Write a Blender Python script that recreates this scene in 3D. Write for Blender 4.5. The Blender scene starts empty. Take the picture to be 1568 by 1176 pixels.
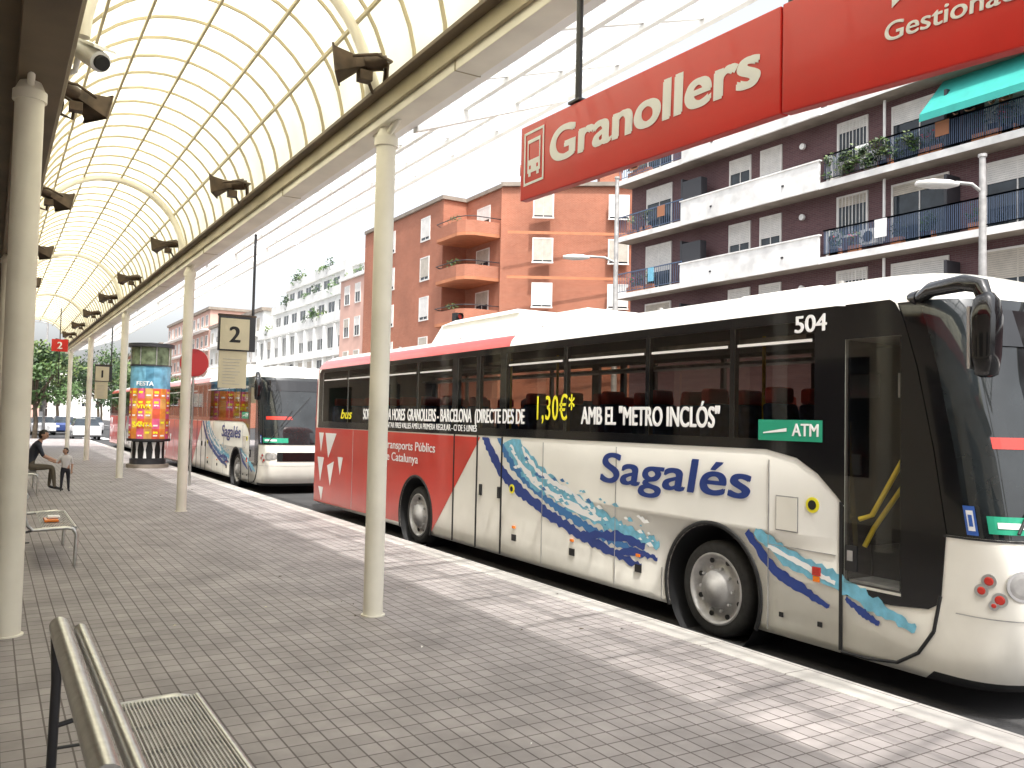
import bpy, bmesh, math, random
from mathutils import Vector, Matrix
random.seed(7)
S=bpy.context.scene
# ------------------------------------------------------------------ materials
def mat(name,col,rough=.6,metal=0,noise=0,nscale=3,coat=0,bump=0,bscale=40,spec=.5,grime=0):
    m=bpy.data.materials.new(name);m.use_nodes=True;nt=m.node_tree;b=nt.nodes["Principled BSDF"]
    b.inputs["Base Color"].default_value=(*col,1);b.inputs["Roughness"].default_value=rough;b.inputs["Metallic"].default_value=metal
    b.inputs["Coat Weight"].default_value=coat;b.inputs["Coat Roughness"].default_value=.04
    b.inputs["Specular IOR Level"].default_value=spec
    tc=nt.nodes.new("ShaderNodeTexCoord")
    if noise>0:
        n=nt.nodes.new("ShaderNodeTexNoise");n.inputs["Scale"].default_value=nscale;n.inputs["Detail"].default_value=6
        nt.links.new(tc.outputs["Object"],n.inputs["Vector"])
        mr=nt.nodes.new("ShaderNodeMapRange");mr.inputs[1].default_value=.3;mr.inputs[2].default_value=.7
        mr.inputs[3].default_value=1-noise;mr.inputs[4].default_value=1+noise*.6
        nt.links.new(n.outputs["Fac"],mr.inputs[0])
        mx=nt.nodes.new("ShaderNodeVectorMath");mx.operation='SCALE';mx.inputs[0].default_value=col
        nt.links.new(mr.outputs[0],mx.inputs["Scale"]);last=mx.outputs[0]
        if grime>0: # road dirt that thickens towards the ground
            sp=nt.nodes.new("ShaderNodeSeparateXYZ");nt.links.new(tc.outputs["Object"],sp.inputs[0])
            n3=nt.nodes.new("ShaderNodeTexNoise");n3.inputs["Scale"].default_value=3.5;n3.inputs["Detail"].default_value=8;nt.links.new(tc.outputs["Object"],n3.inputs["Vector"])
            a1=nt.nodes.new("ShaderNodeMapRange");a1.inputs[1].default_value=.9;a1.inputs[2].default_value=.0;a1.inputs[3].default_value=0;a1.inputs[4].default_value=grime
            nt.links.new(sp.outputs[2],a1.inputs[0])
            mu=nt.nodes.new("ShaderNodeMath");mu.operation='MULTIPLY';nt.links.new(a1.outputs[0],mu.inputs[0]);nt.links.new(n3.outputs["Fac"],mu.inputs[1])
            mi=nt.nodes.new("ShaderNodeMix");mi.data_type='RGBA';nt.links.new(mu.outputs[0],mi.inputs[0]);nt.links.new(last,mi.inputs[6]);mi.inputs[7].default_value=(.22,.18,.13,1);last=mi.outputs[2]
        nt.links.new(last,b.inputs["Base Color"])
    if bump>0:
        n2=nt.nodes.new("ShaderNodeTexNoise");n2.inputs["Scale"].default_value=bscale;n2.inputs["Detail"].default_value=4
        nt.links.new(tc.outputs["Object"],n2.inputs["Vector"])
        bp=nt.nodes.new("ShaderNodeBump");bp.inputs["Strength"].default_value=bump;bp.inputs["Distance"].default_value=.01
        nt.links.new(n2.outputs["Fac"],bp.inputs["Height"]);nt.links.new(bp.outputs[0],b.inputs["Normal"])
    return m
def brickmat(name,c1,c2,cm,bw,bh,mortar,scale=1,axes="yz",rough=.8,dirt=.25,bump=.4,dscale=.5,offset=.5):
    m=bpy.data.materials.new(name);m.use_nodes=True;nt=m.node_tree;b=nt.nodes["Principled BSDF"]
    b.inputs["Roughness"].default_value=rough
    g=nt.nodes.new("ShaderNodeNewGeometry");sp=nt.nodes.new("ShaderNodeSeparateXYZ");cb=nt.nodes.new("ShaderNodeCombineXYZ")
    nt.links.new(g.outputs["Position"],sp.inputs[0])
    if axes=="hz":
        ad=nt.nodes.new("ShaderNodeMath");ad.operation='SUBTRACT';nt.links.new(sp.outputs[0],ad.inputs[0]);nt.links.new(sp.outputs[1],ad.inputs[1])
        nt.links.new(ad.outputs[0],cb.inputs[0]);nt.links.new(sp.outputs[2],cb.inputs[1])
    else:
        nt.links.new(sp.outputs["xyz".index(axes[0])],cb.inputs[0]);nt.links.new(sp.outputs["xyz".index(axes[1])],cb.inputs[1])
    br=nt.nodes.new("ShaderNodeTexBrick");br.offset=offset
    br.inputs["Scale"].default_value=scale;br.inputs["Brick Width"].default_value=bw;br.inputs["Row Height"].default_value=bh
    br.inputs["Mortar Size"].default_value=mortar;br.inputs["Mortar Smooth"].default_value=.3
    br.inputs["Color1"].default_value=(*c1,1);br.inputs["Color2"].default_value=(*c2,1);br.inputs["Mortar"].default_value=(*cm,1)
    nt.links.new(cb.outputs[0],br.inputs["Vector"])
    n=nt.nodes.new("ShaderNodeTexNoise");n.inputs["Scale"].default_value=dscale;n.inputs["Detail"].default_value=8;n.inputs["Roughness"].default_value=.65
    nt.links.new(g.outputs["Position"],n.inputs["Vector"])
    mr=nt.nodes.new("ShaderNodeMapRange");mr.inputs[1].default_value=.3;mr.inputs[2].default_value=.7;mr.inputs[3].default_value=1-dirt;mr.inputs[4].default_value=1+dirt*.5
    nt.links.new(n.outputs["Fac"],mr.inputs[0])
    mx=nt.nodes.new("ShaderNodeVectorMath");mx.operation='SCALE';nt.links.new(br.outputs["Color"],mx.inputs[0]);nt.links.new(mr.outputs[0],mx.inputs["Scale"])
    nt.links.new(mx.outputs[0],b.inputs["Base Color"])
    bp=nt.nodes.new("ShaderNodeBump");bp.inputs["Strength"].default_value=bump;bp.inputs["Distance"].default_value=.006;bp.invert=True
    nt.links.new(br.outputs["Fac"],bp.inputs["Height"]);nt.links.new(bp.outputs[0],b.inputs["Normal"])
    return m
def sheetmat(name,col,trans,transp,tnoise=0,nscale=.6,stretch=(1,1,1)):
    m=bpy.data.materials.new(name);m.use_nodes=True;nt=m.node_tree;nt.nodes.clear()
    o=nt.nodes.new("ShaderNodeOutputMaterial");d=nt.nodes.new("ShaderNodeBsdfDiffuse");t=nt.nodes.new("ShaderNodeBsdfTranslucent");tp=nt.nodes.new("ShaderNodeBsdfTransparent")
    g=nt.nodes.new("ShaderNodeNewGeometry");n=nt.nodes.new("ShaderNodeTexNoise");n.inputs["Scale"].default_value=nscale;n.inputs["Detail"].default_value=1.5
    st=nt.nodes.new("ShaderNodeVectorMath");st.operation='MULTIPLY';st.inputs[1].default_value=stretch
    nt.links.new(g.outputs["Position"],st.inputs[0]);nt.links.new(st.outputs[0],n.inputs["Vector"])
    mr=nt.nodes.new("ShaderNodeMapRange");mr.inputs[1].default_value=.35;mr.inputs[2].default_value=.65;mr.inputs[3].default_value=.85;mr.inputs[4].default_value=1.03
    nt.links.new(n.outputs["Fac"],mr.inputs[0])
    sc=nt.nodes.new("ShaderNodeVectorMath");sc.operation='SCALE';sc.inputs[0].default_value=col;nt.links.new(mr.outputs[0],sc.inputs["Scale"])
    nt.links.new(sc.outputs[0],d.inputs[0]);nt.links.new(sc.outputs[0],t.inputs[0])
    m1=nt.nodes.new("ShaderNodeMixShader");m1.inputs[0].default_value=trans;nt.links.new(d.outputs[0],m1.inputs[1]);nt.links.new(t.outputs[0],m1.inputs[2])
    m2=nt.nodes.new("ShaderNodeMixShader");m2.inputs[0].default_value=transp;nt.links.new(m1.outputs[0],m2.inputs[1]);nt.links.new(tp.outputs[0],m2.inputs[2])
    if tnoise:
        mr2=nt.nodes.new("ShaderNodeMapRange");mr2.inputs[1].default_value=.38;mr2.inputs[2].default_value=.62;mr2.inputs[3].default_value=max(0,transp-tnoise);mr2.inputs[4].default_value=min(1,transp+tnoise)
        nt.links.new(n.outputs["Fac"],mr2.inputs[0]);nt.links.new(mr2.outputs[0],m2.inputs[0])
    nt.links.new(m2.outputs[0],o.inputs[0]);return m
def glassmat(name,tint,ior=1.5):
    m=bpy.data.materials.new(name);m.use_nodes=True;nt=m.node_tree;nt.nodes.clear()
    o=nt.nodes.new("ShaderNodeOutputMaterial");t=nt.nodes.new("ShaderNodeBsdfTransparent");t.inputs[0].default_value=(*tint,1);gg=nt.nodes.new("ShaderNodeBsdfGlossy");gg.inputs["Roughness"].default_value=.02
    fr=nt.nodes.new("ShaderNodeFresnel");fr.inputs[0].default_value=ior;mx=nt.nodes.new("ShaderNodeMixShader");nt.links.new(fr.outputs[0],mx.inputs[0]);nt.links.new(t.outputs[0],mx.inputs[1]);nt.links.new(gg.outputs[0],mx.inputs[2]);nt.links.new(mx.outputs[0],o.inputs[0]);return m
M={}
M['cream']=mat("cream_paint",(.84,.80,.69),.45,0,.12,2)
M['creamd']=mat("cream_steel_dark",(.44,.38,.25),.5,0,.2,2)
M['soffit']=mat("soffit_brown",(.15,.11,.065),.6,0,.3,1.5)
M['white']=mat("white_paint",(.88,.88,.87),.4,0,.05,2)
M['buswhite']=mat("bus_white",(.86,.84,.77),.28,0,.07,1.2,coat=.6,grime=.5)
M['busred']=mat("bus_red",(.62,.04,.025),.3,0,.12,1.5,coat=.6,grime=.35)
M['black']=mat("black_rubber",(.012,.012,.013),.6)
M['gblack']=mat("gloss_black",(.007,.007,.008),.12,coat=.4)
M['pane']=glassmat("tinted_window_glass",(.58,.54,.49))
M['doorglass']=glassmat("door_glass",(.75,.77,.75))
M['screen']=mat("windscreen_dark",(.02,.024,.026),.03,0,.6,2,spec=.7)
M['interior']=mat("coach_interior",(.14,.12,.11),.7)
M['seat']=mat("seat_fabric",(.06,.09,.2),.9,0,.4,12);M['seatr']=mat("seat_headrest",(.5,.07,.05),.9)
M['tyre']=mat("tyre",(.025,.024,.023),.85,0,.3,20)
M['alu']=mat("aluminium",(.6,.6,.6),.35,.8,.1,8)
M['rim']=mat("rim_grey",(.42,.41,.40),.5,.3,.3,8)
M['steel']=mat("brushed_steel",(.55,.55,.53),.33,.9,.15,20)
M['dblue']=mat("decal_navy",(.02,.05,.24),.4)
M['lblue']=mat("decal_cyan",(.18,.48,.64),.4,0,.25,14)
M['mblue']=mat("decal_blue",(.05,.18,.42),.4)
M['dwhite']=mat("decal_white",(.88,.88,.88),.5)
M['yellow']=mat("decal_yellow",(.9,.8,.03),.5)
M['yelpaint']=mat("handrail_yellow",(.85,.6,.03),.35)
M['green']=mat("decal_green",(.02,.32,.19),.4)
M['bluesign']=mat("decal_sign_blue",(.04,.12,.45),.4)
M['orange']=mat("orange_lens",(.85,.22,.02),.2)
M['redlens']=mat("red_lens",(.5,.04,.03),.15)
M['signred']=mat("sign_red",(.64,.02,.016),.28,0,.08,2,coat=.3)
M['signdark']=mat("sign_dark_red",(.30,.012,.012),.4)
M['bronze']=mat("bronze_metal",(.075,.048,.028),.4,.3,.5,8)
M['darkpost']=mat("dark_post",(.03,.03,.035),.4)
M['concrete']=mat("concrete",(.28,.24,.20),.8,0,.25,1.5,bump=.2)
M['bwhite']=mat("balcony_white",(.82,.81,.79),.7,0,.24,1.6)
M['stucco']=mat("stucco_white",(.80,.80,.78),.8,0,.12,.7)
M['pink']=mat("render_pink",(.66,.42,.35),.8,0,.15,.6)
M['shutter']=mat("shutter_white",(.78,.76,.73),.6,0,.1,3)
M['shutterd']=mat("shutter_beige",(.55,.50,.43),.6,0,.15,3)
M['glass']=mat("house_glass",(.03,.04,.05),.05,0,.5,2)
M['rail']=mat("railing_blue",(.08,.12,.2),.4)
M['teal']=mat("awning_teal",(.03,.33,.29),.7,0,.1,3)
M['greenl']=mat("leaf_green",(.06,.12,.03),.6,0,.5,1.5)
M['greend']=mat("leaf_dark",(.025,.055,.018),.6,0,.5,1.5)
M['greeny']=mat("leaf_light",(.11,.16,.045),.6,0,.5,1.5)
M['bark']=mat("bark",(.10,.075,.05),.9,0,.3,6,bump=.5)
M['pinkfl']=mat("flowers",(.5,.05,.1),.7)
M['platform']=brickmat("paving_tiles",(.37,.34,.335),(.31,.285,.28),(.125,.105,.10),.16,.115,.006,1,"yx",.7,.34,.5,1.3,0)
M['kerb']=brickmat("kerb_stone",(.52,.50,.47),(.46,.44,.42),(.18,.16,.15),.9,.6,.006,1,"yx",.8,.25,.3,1.6,0)
M['asphalt']=mat("asphalt",(.05,.05,.052),.85,0,.3,.8,bump=.4,bscale=60)
M['brickp']=brickmat("brick_purple",(.155,.078,.084),(.12,.058,.066),(.17,.13,.13),.25,.07,.008,1,"yz",.85,.2,.3,.3)
M['brickr']=brickmat("brick_red",(.43,.145,.08),(.37,.115,.06),(.42,.28,.21),.25,.07,.008,1,"hz",.85,.22,.3,.3)
M['brickband']=mat("brick_band",(.50,.20,.10),.8,0,.15,2)
M['vault']=sheetmat("vault_polycarbonate",(.98,.94,.73),.76,.02,0,1.5)
M['frost']=sheetmat("frosted_glass",(.96,.97,.97),.75,.70,.24,.9,(.3,1,.3))
M['skin']=mat("skin",(.45,.26,.18),.5);M['hair']=mat("hair_dark",(.02,.014,.01),.6)
M['shirtd']=mat("shirt_dark",(.03,.035,.05),.8);M['trousers']=mat("trousers_khaki",(.13,.11,.08),.8)
M['shirtw']=mat("shirt_white",(.6,.58,.58),.8);M['pantsd']=mat("trousers_dark",(.02,.02,.03),.8);M['shoe']=mat("shoe",(.02,.02,.02),.5)
M['tan']=mat("shirt_tan",(.35,.15,.08),.8)
M['carsilver']=mat("car_silver",(.5,.5,.52),.3,.5,coat=.8);M['carwhite']=mat("car_white",(.75,.75,.75),.3,coat=.8);M['carblue']=mat("car_blue",(.03,.06,.2),.3,coat=.8)
M['creampanel']=mat("sign_cream",(.62,.56,.39),.5,0,.08,3)
# ------------------------------------------------------------------ mesh builder
class MB:
    def __init__(s): s.v=[];s.f=[];s.m=[];s.sm=[];s.mats=[]
    def mi(s,k):
        if k not in s.mats: s.mats.append(k)
        return s.mats.index(k)
    def add(s,vs,fs,k,sm=False):
        o=len(s.v);s.v+= [tuple(v) for v in vs];i=s.mi(k)
        for f in fs: s.f.append([o+a for a in f]);s.m.append(i);s.sm.append(sm)
    def hexa(s,c,k):
        s.add(c,[(3,2,1,0),(4,5,6,7),(0,1,5,4),(1,2,6,5),(2,3,7,6),(3,0,4,7)],k)
    def box(s,x0,x1,y0,y1,z0,z1,k): s.hexa([(x0,y0,z0),(x1,y0,z0),(x1,y1,z0),(x0,y1,z0),(x0,y0,z1),(x1,y0,z1),(x1,y1,z1),(x0,y1,z1)],k)
    def cyl(s,p0,p1,r0,k,r1=None,n=16,caps=True,sm=True):
        r1=r0 if r1 is None else r1;p0=Vector(p0);p1=Vector(p1);d=(p1-p0).normalized()
        a=d.orthogonal().normalized();b=d.cross(a);vs=[];
        for p,r in ((p0,r0),(p1,r1)):
            for i in range(n):
                t=2*math.pi*i/n;vs.append(p+a*math.cos(t)*r+b*math.sin(t)*r)
        s.add(vs,[(i,(i+1)%n,n+(i+1)%n,n+i) for i in range(n)],k,sm)
        if caps: s.add(vs[:n],[tuple(reversed(range(n)))],k);s.add(vs[n:],[tuple(range(n))],k)
    def tube(s,pts,r,k,n=10,caps=True):
        pts=[Vector(p) for p in pts];vs=[];N=len(pts);rs=r if isinstance(r,(list,tuple)) else [r]*N
        a=None
        for i,p in enumerate(pts):
            d=(pts[min(i+1,N-1)]-pts[max(i-1,0)]).normalized()
            if a is None:a=d.orthogonal().normalized()
            a=(a-d*a.dot(d)).normalized();b=d.cross(a)
            for j in range(n):
                t=2*math.pi*j/n;vs.append(p+(a*math.cos(t)+b*math.sin(t))*rs[i])
        fs=[(i*n+j,i*n+(j+1)%n,(i+1)*n+(j+1)%n,(i+1)*n+j) for i in range(N-1) for j in range(n)]
        s.add(vs,fs,k,True)
        if caps:s.add(vs[:n],[tuple(reversed(range(n)))],k);s.add(vs[-n:],[tuple(range(n))],k)
    def rev(s,c,axis,prof,k,n=32):
        c=Vector(c);d=Vector(axis).normalized();a=d.orthogonal().normalized();b=d.cross(a);vs=[]
        for r,h in prof:
            for j in range(n):
                t=2*math.pi*j/n;vs.append(c+d*h+(a*math.cos(t)+b*math.sin(t))*r)
        s.add(vs,[(i*n+j,i*n+(j+1)%n,(i+1)*n+(j+1)%n,(i+1)*n+j) for i in range(len(prof)-1) for j in range(n)],k,True)
    def fbox(s,O,a,nn,s0,s1,z0,z1,d0,d1,k):
        def P(x,z,d): return (O[0]+a[0]*x+nn[0]*d,O[1]+a[1]*x+nn[1]*d,z)
        s.hexa([P(s0,z0,d0),P(s1,z0,d0),P(s1,z0,d1),P(s0,z0,d1),P(s0,z1,d0),P(s1,z1,d0),P(s1,z1,d1),P(s0,z1,d1)],k)
    def leaves(s,c,rad,n,k,size=.06):
        c=Vector(c)
        for i in range(n):
            v=Vector((random.gauss(0,1),random.gauss(0,1),random.gauss(0,1)));v.normalize();v*=random.random()**.4
            p=c+Vector((v.x*rad[0],v.y*rad[1],v.z*rad[2]))
            a=Vector((random.uniform(-1,1),random.uniform(-1,1),random.uniform(-1,1))).normalized();b=a.orthogonal().normalized()
            q=size*random.uniform(.5,1.3)
            s.add([p-a*q,p+b*q*.6,p+a*q,p-b*q*.6],[(0,1,2,3)],k)
    def obj(s,name,parent=None,bevel=0,fix=True):
        me=bpy.data.meshes.new(name);me.from_pydata(s.v,[],s.f)
        for k in s.mats: me.materials.append(M[k])
        me.polygons.foreach_set("material_index",s.m);me.polygons.foreach_set("use_smooth",s.sm)
        if fix:
            bm=bmesh.new();bm.from_mesh(me);bmesh.ops.recalc_face_normals(bm,faces=bm.faces);bm.to_mesh(me);bm.free()
        ob=bpy.data.objects.new(name,me);S.collection.objects.link(ob)
        if parent: ob.parent=parent
        if bevel:
            b=ob.modifiers.new("bevel",'BEVEL');b.width=bevel;b.segments=2;b.limit_method='ANGLE'
        return ob
def empty(name):
    e=bpy.data.objects.new(name,None);S.collection.objects.link(e);return e
def text(name,body,size,loc,xd,yd,k,parent,bold=0,shear=0,width=None,ext=.0015,align='LEFT',space=1):
    xd=Vector(xd).normalized();yd=Vector(yd).normalized();z=xd.cross(yd).normalized();yd=z.cross(xd);sx=None
    for q,(ox,oz) in enumerate([(0,0)] if bold<=0 else [(0,0),(bold,bold*.35),(-bold,-bold*.35),(bold*.5,-bold*.4),(-bold*.5,bold*.4)]):
        c=bpy.data.curves.new(name,'FONT');c.body=body;c.size=size;c.extrude=ext;c.offset=0;c.shear=shear;c.align_x=align;c.space_character=space
        c.materials.append(M[k]);o=bpy.data.objects.new(name,c);S.collection.objects.link(o)
        if sx is None:
            sx=1
            if width:
                bpy.context.view_layer.update();w=o.dimensions.x
                if w>0: sx=width/w
        m=Matrix((xd*sx,yd,z)).transposed().to_4x4();m.translation=Vector(loc)+xd*ox+yd*oz+z*q*.0004;o.matrix_world=m
        if parent: o.parent=parent
    return o
def evalmesh(ob):
    bpy.context.view_layer.update();dg=bpy.context.evaluated_depsgraph_get()
    return bpy.data.meshes.new_from_object(ob.evaluated_get(dg))
# ------------------------------------------------------------------ ground
g=MB();g.box(-400,400,-200,900,-.5,-.15,'asphalt');g.obj("road")
g=MB()
g.box(-12,5.15,-12,62,-.148,0,'platform');g.box(5.152,5.45,-12,62,-.148,.002,'kerb');g.obj("platform_pavement",bevel=.01)
g=MB();g.box(20,27.0,-40,300,-.148,0,'kerb');g.obj("pavement")
g=MB()
for i in range(20): g.box(13.4,13.55,-20+i*12,-14+i*12,-.146,-.142,'dwhite')
for i in range(8): g.box(5.8+i*1.0,6.3+i*1.0,66,70,-.146,-.142,'dwhite')
g.obj("road_markings")
g=MB()
for i in range(70):
    x=random.uniform(.6,5.4);y=random.uniform(2.5,26);a=random.random()*3;s_=random.uniform(.008,.022);l_=random.uniform(1,2.2)
    c_,d_=math.cos(a)*s_,math.sin(a)*s_
    g.add([(x-c_*l_,y-d_*l_,.004),(x+d_*.5,y-c_*.5,.006),(x+c_*l_,y+d_*l_,.004),(x-d_*.5,y+c_*.5,.012)],[(0,1,2,3)],random.choice(['shutter','bark','creampanel','bark']))
g.obj("litter",fix=False)
# ------------------------------------------------------------------ canopy
CX,RV,ZS=1.75,1.33,4.85
Y0,Y1=-4,47.4
can=empty("platform_canopy")
g=MB();n=28
vs=[];ys=[Y0,Y1]
for y in ys:
    for i in range(n+1):
        t=math.pi*i/n;vs.append((CX-RV*math.cos(t),y,ZS+RV*math.sin(t)))
g.add(vs,[(i,i+1,n+2+i,n+1+i) for i in range(n)],'vault',True);g.obj("vault_sheet",can,fix=False)
def arc(R,y,t0=0,t1=math.pi,k=20): return [(CX-R*math.cos(t0+(t1-t0)*i/k),y,ZS+R*math.sin(t0+(t1-t0)*i/k)) for i in range(k+1)]
g=MB();y=Y0
while y<Y1:
    a=arc(RV-.01,y);b=arc(RV-.04,y);vs=[]
    for p in a: vs+= [p,(p[0],p[1]+.022,p[2])]
    for p in b: vs+= [p,(p[0],p[1]+.022,p[2])]
    N=len(a);o=2*N
    fs=[]
    for i in range(N-1):
        fs+=[(2*i,2*i+2,o+2*i+2,o+2*i),(2*i+1,2*i+3,o+2*i+3,o+2*i+1),(o+2*i,o+2*i+2,o+2*i+3,o+2*i+1)]
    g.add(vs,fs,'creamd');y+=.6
for deg in (42,68,96,122,146):
    t=math.radians(deg);px_,pz_=CX-(RV-.05)*math.cos(t),ZS+(RV-.05)*math.sin(t)
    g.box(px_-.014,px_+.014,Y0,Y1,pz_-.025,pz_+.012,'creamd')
g.obj("vault_ribs",can)
colY=[-1.9,7.6,17.05,26.1,35.7,45.2]
g=MB()
for y in colY:
    g.tube(arc(RV-.1,y+.05,-.0,math.pi,24),.055,'cream',10)
g.obj("main_arches",can)
g=MB()
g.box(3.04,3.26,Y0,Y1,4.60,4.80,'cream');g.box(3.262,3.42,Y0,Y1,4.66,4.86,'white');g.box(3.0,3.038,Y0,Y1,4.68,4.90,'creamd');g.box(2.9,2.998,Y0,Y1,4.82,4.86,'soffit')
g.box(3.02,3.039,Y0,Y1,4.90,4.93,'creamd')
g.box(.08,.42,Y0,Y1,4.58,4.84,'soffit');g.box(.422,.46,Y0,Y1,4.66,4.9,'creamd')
y=Y0+.6
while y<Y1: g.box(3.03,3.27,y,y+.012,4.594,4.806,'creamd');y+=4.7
g.obj("edge_beams",can,bevel=.008)
g=MB()
for y in colY:
    for x,r,k in ((3.13,.092,'cream'),(.18,.11,'cream')):
        if x<1 and y<0: continue
        yy=y+(.6 if x<1 else 0)
        g.cyl((x,yy,0),(x,yy,4.5),r,k,n=24)
        g.cyl((x,yy,0),(x,yy,.012),r+.02,k,n=24)
        g.cyl((x,yy,4.42),(x,yy,4.5),r+.02,k,r+.02,n=24)
        g.cyl((x,yy,4.5),(x,yy,4.62),r+.01,k,r*.6,n=24)
        sgn=-1 if x>1 else 1
        g.tube([(x,yy,4.3),(x+sgn*.02,yy,4.65),(x+sgn*.12,yy,4.95),(x+sgn*.2,yy,5.15)],.05,k)
        g.tube([(x+.0,yy-.02,4.52),(x,yy-.3,4.62)],.03,k);g.tube([(x+.0,yy,4.52),(x,yy+.3,4.62)],.03,k)
g.obj("columns",can)
XA,ZA,XB_,ZB=3.42,4.86,5.2,5.42
def wing(x): return ZA+(ZB-ZA)*(x-XA)/(XB_-XA)
g=MB();y=Y0
while y<Y1:
    y2=min(y+1.17,Y1)
    g.add([(XA,y+.02,ZA+.05),(XB_,y+.02,ZB+.05),(XB_,y2-.02,ZB+.05),(XA,y2-.02,ZA+.05)],[(0,1,2,3)],'frost');y+=1.19
g.obj("glass_panels",can,fix=False)
g=MB();y=Y0
while y<Y1:
    g.hexa([(XA,y-.025,ZA-.04),(XB_,y-.025,ZB-.03),(XB_,y+.025,ZB-.03),(XA,y+.025,ZA-.04),(XA,y-.025,ZA+.04),(XB_,y-.025,ZB+.04),(XB_,y+.025,ZB+.04),(XA,y+.025,ZA+.04)],'white')
    y+=1.19
y=Y0
while y<Y1:
    g.hexa([(XA,y,ZA+.065),(XB_,y,ZB+.065),(XB_,y+.018,ZB+.065),(XA,y+.018,ZA+.065),(XA,y,ZA+.085),(XB_,y,ZB+.085),(XB_,y+.018,ZB+.085),(XA,y+.018,ZA+.085)],'white')
    y+=.297
for x in (3.95,4.55):
    z=wing(x);g.box(x-.025,x+.025,Y0,Y1,z-.09,z-.045,'white')
g.box(XB_,XB_+.07,Y0,Y1,ZB-.08,ZB+.10,'white')
g.obj("wing_frame",can)
g=MB()
for y in colY:
    g.hexa([(3.43,y-.05,4.62),(5.19,y-.04,5.30),(5.19,y+.04,5.30),(3.43,y+.05,4.62),(3.43,y-.05,4.8),(5.19,y-.04,5.36),(5.19,y+.04,5.36),(3.43,y+.05,4.8)],'white')
g.obj("wing_girders",can)
sb=empty("added_shade_building")  # wall out of view and flat roof, added to block light at left
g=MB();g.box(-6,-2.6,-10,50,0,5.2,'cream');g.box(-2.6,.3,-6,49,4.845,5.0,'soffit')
for i in range(10):
    g.box(-2.6,-2.56,-6+i*5.5,-3+i*5.5,.9,3.2,'glass')
g.obj("shade_wall_and_roof",sb)
# ------------------------------------------------------------------ loudspeakers
def horn(x,y,z,side):
    e=empty("loudspeaker");g=MB();k_=.85
    o=Vector((x,y,z));d=Vector((-.9,.42,-.12) if side>0 else (.8,.5,-.25)).normalized();u=Vector((0,0,1));a=d.cross(u).normalized();b=a.cross(d)
    def ring(c,w,h): return [c+a*w*k_+b*h*k_,c-a*w*k_+b*h*k_,c-a*w*k_-b*h*k_,c+a*w*k_-b*h*k_]
    prof=[(0,.06,.06),(.08,.07,.07),(.16,.12,.10),(.27,.19,.14)]
    vs=[]
    for q,w,h in prof: vs+=ring(o+d*q,w,h)
    fs=[(i*4+j,i*4+(j+1)%4,(i+1)*4+(j+1)%4,(i+1)*4+j) for i in range(3) for j in range(4)]+[(3,2,1,0)]
    g.add(vs,fs,'bronze')
    rv=ring(o+d*.27,.205,.155);rw=ring(o+d*.27,.185,.135);rx=ring(o+d*.25,.205,.155)
    g.add(rv+rw+rx,[(j,(j+1)%4,4+(j+1)%4,4+j) for j in range(4)]+[(j,(j+1)%4,8+(j+1)%4,8+j) for j in range(4)],'bronze')
    g.add(ring(o+d*.24,.165,.12),[(0,1,2,3)],'black')
    g.cyl(o-d*.16,o,.08,'bronze',.07);g.cyl(o-d*.2,o-d*.16,.055,'bronze')
    g.tube([o+a*.17+d*.1,o+a*.17-d*.12,o-d*.24,o-a*.17-d*.12,o-a*.17+d*.1],.016,'bronze',6)
    base=Vector((3.02 if side>0 else .46,y+.05,z-.2))
    g.tube([o-d*.2,base+Vector((-.02*side,0,.1)),base],.026,'bronze',8)
    g.tube([o+Vector((0,.05,-.02)),base+Vector((-.12*side,.05,-.02)),base],.018,'bronze',6)
    g.box(o.x-.06,o.x+.06,y-.05,y+.06,z-.17,z-.08,'bronze')
    g.tube([base,base+Vector((.1*side,.0,.0))],.038,'bronze',8)
    g.obj("horn",e,bevel=.004)
for y in (7.3,12.3,17.4,22.4,26.6,31.3,36,40.7,45): horn(2.78,y,5.05,1)
for y in (9.4,14.0,18.8,23.5,28.3,33,37.7): horn(.6,y,4.95,-1)
e=empty("security_camera");g=MB()
g.cyl((.46,8.15,4.98),(.66,7.72,4.70),.085,'white',n=20);g.cyl((.675,7.69,4.68),(.66,7.72,4.70),.06,'black',n=20)
g.hexa([(.38,8.2,5.06),(.52,8.26,5.06),(.77,7.70,4.78),(.60,7.63,4.78),(.38,8.2,5.085),(.52,8.26,5.085),(.77,7.70,4.805),(.60,7.63,4.805)],'white')
g.tube([(.52,8.0,4.86),(.5,8.1,4.72),(.40,8.2,4.7)],.025,'white');g.obj("camera_body",e)
# ------------------------------------------------------------------ hanging signs
sg=empty("hanging_station_sign")
def sgn_panel(y0,y1,zb0,zb1,h,nm):
    g=MB();g.hexa([(3.10,y0,zb0),(3.16,y0,zb0),(3.16,y1,zb1),(3.10,y1,zb1),(3.10,y0,zb0+h),(3.16,y0,zb0+h),(3.16,y1,zb1+h),(3.10,y1,zb1+h)],'signred');g.obj(nm,sg,bevel=.006)
sgn_panel(5.08,2.765,3.37,3.305,.515,"panel_left");sgn_panel(2.755,.6,3.303,3.14,.52,"panel_right")
g=MB();g.cyl((3.13,4.44,3.87),(3.13,4.44,4.62),.022,'darkpost');g.cyl((3.13,2.72,3.82),(3.13,2.72,4.62),.022,'darkpost');g.cyl((3.13,1.0,3.68),(3.13,1.0,4.62),.022,'darkpost')
g.box(3.09,3.17,4.38,4.50,3.875,3.89,'darkpost');g.obj("hangers",sg)
sl=(0,-1,-.028)
text("lettering_name","Granollers",.315,(3.0975,4.72,3.545),sl,(0,0,1),'dwhite',sg,bold=.015,width=1.80,ext=.0006)
text("lettering_managed","Gestionada per: Empresa",.11,(3.0975,2.22,3.44),(0,-1,-.07),(0,0,1),'dwhite',sg,bold=.002,width=1.35,ext=.0006)
g=MB();X=3.096
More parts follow.
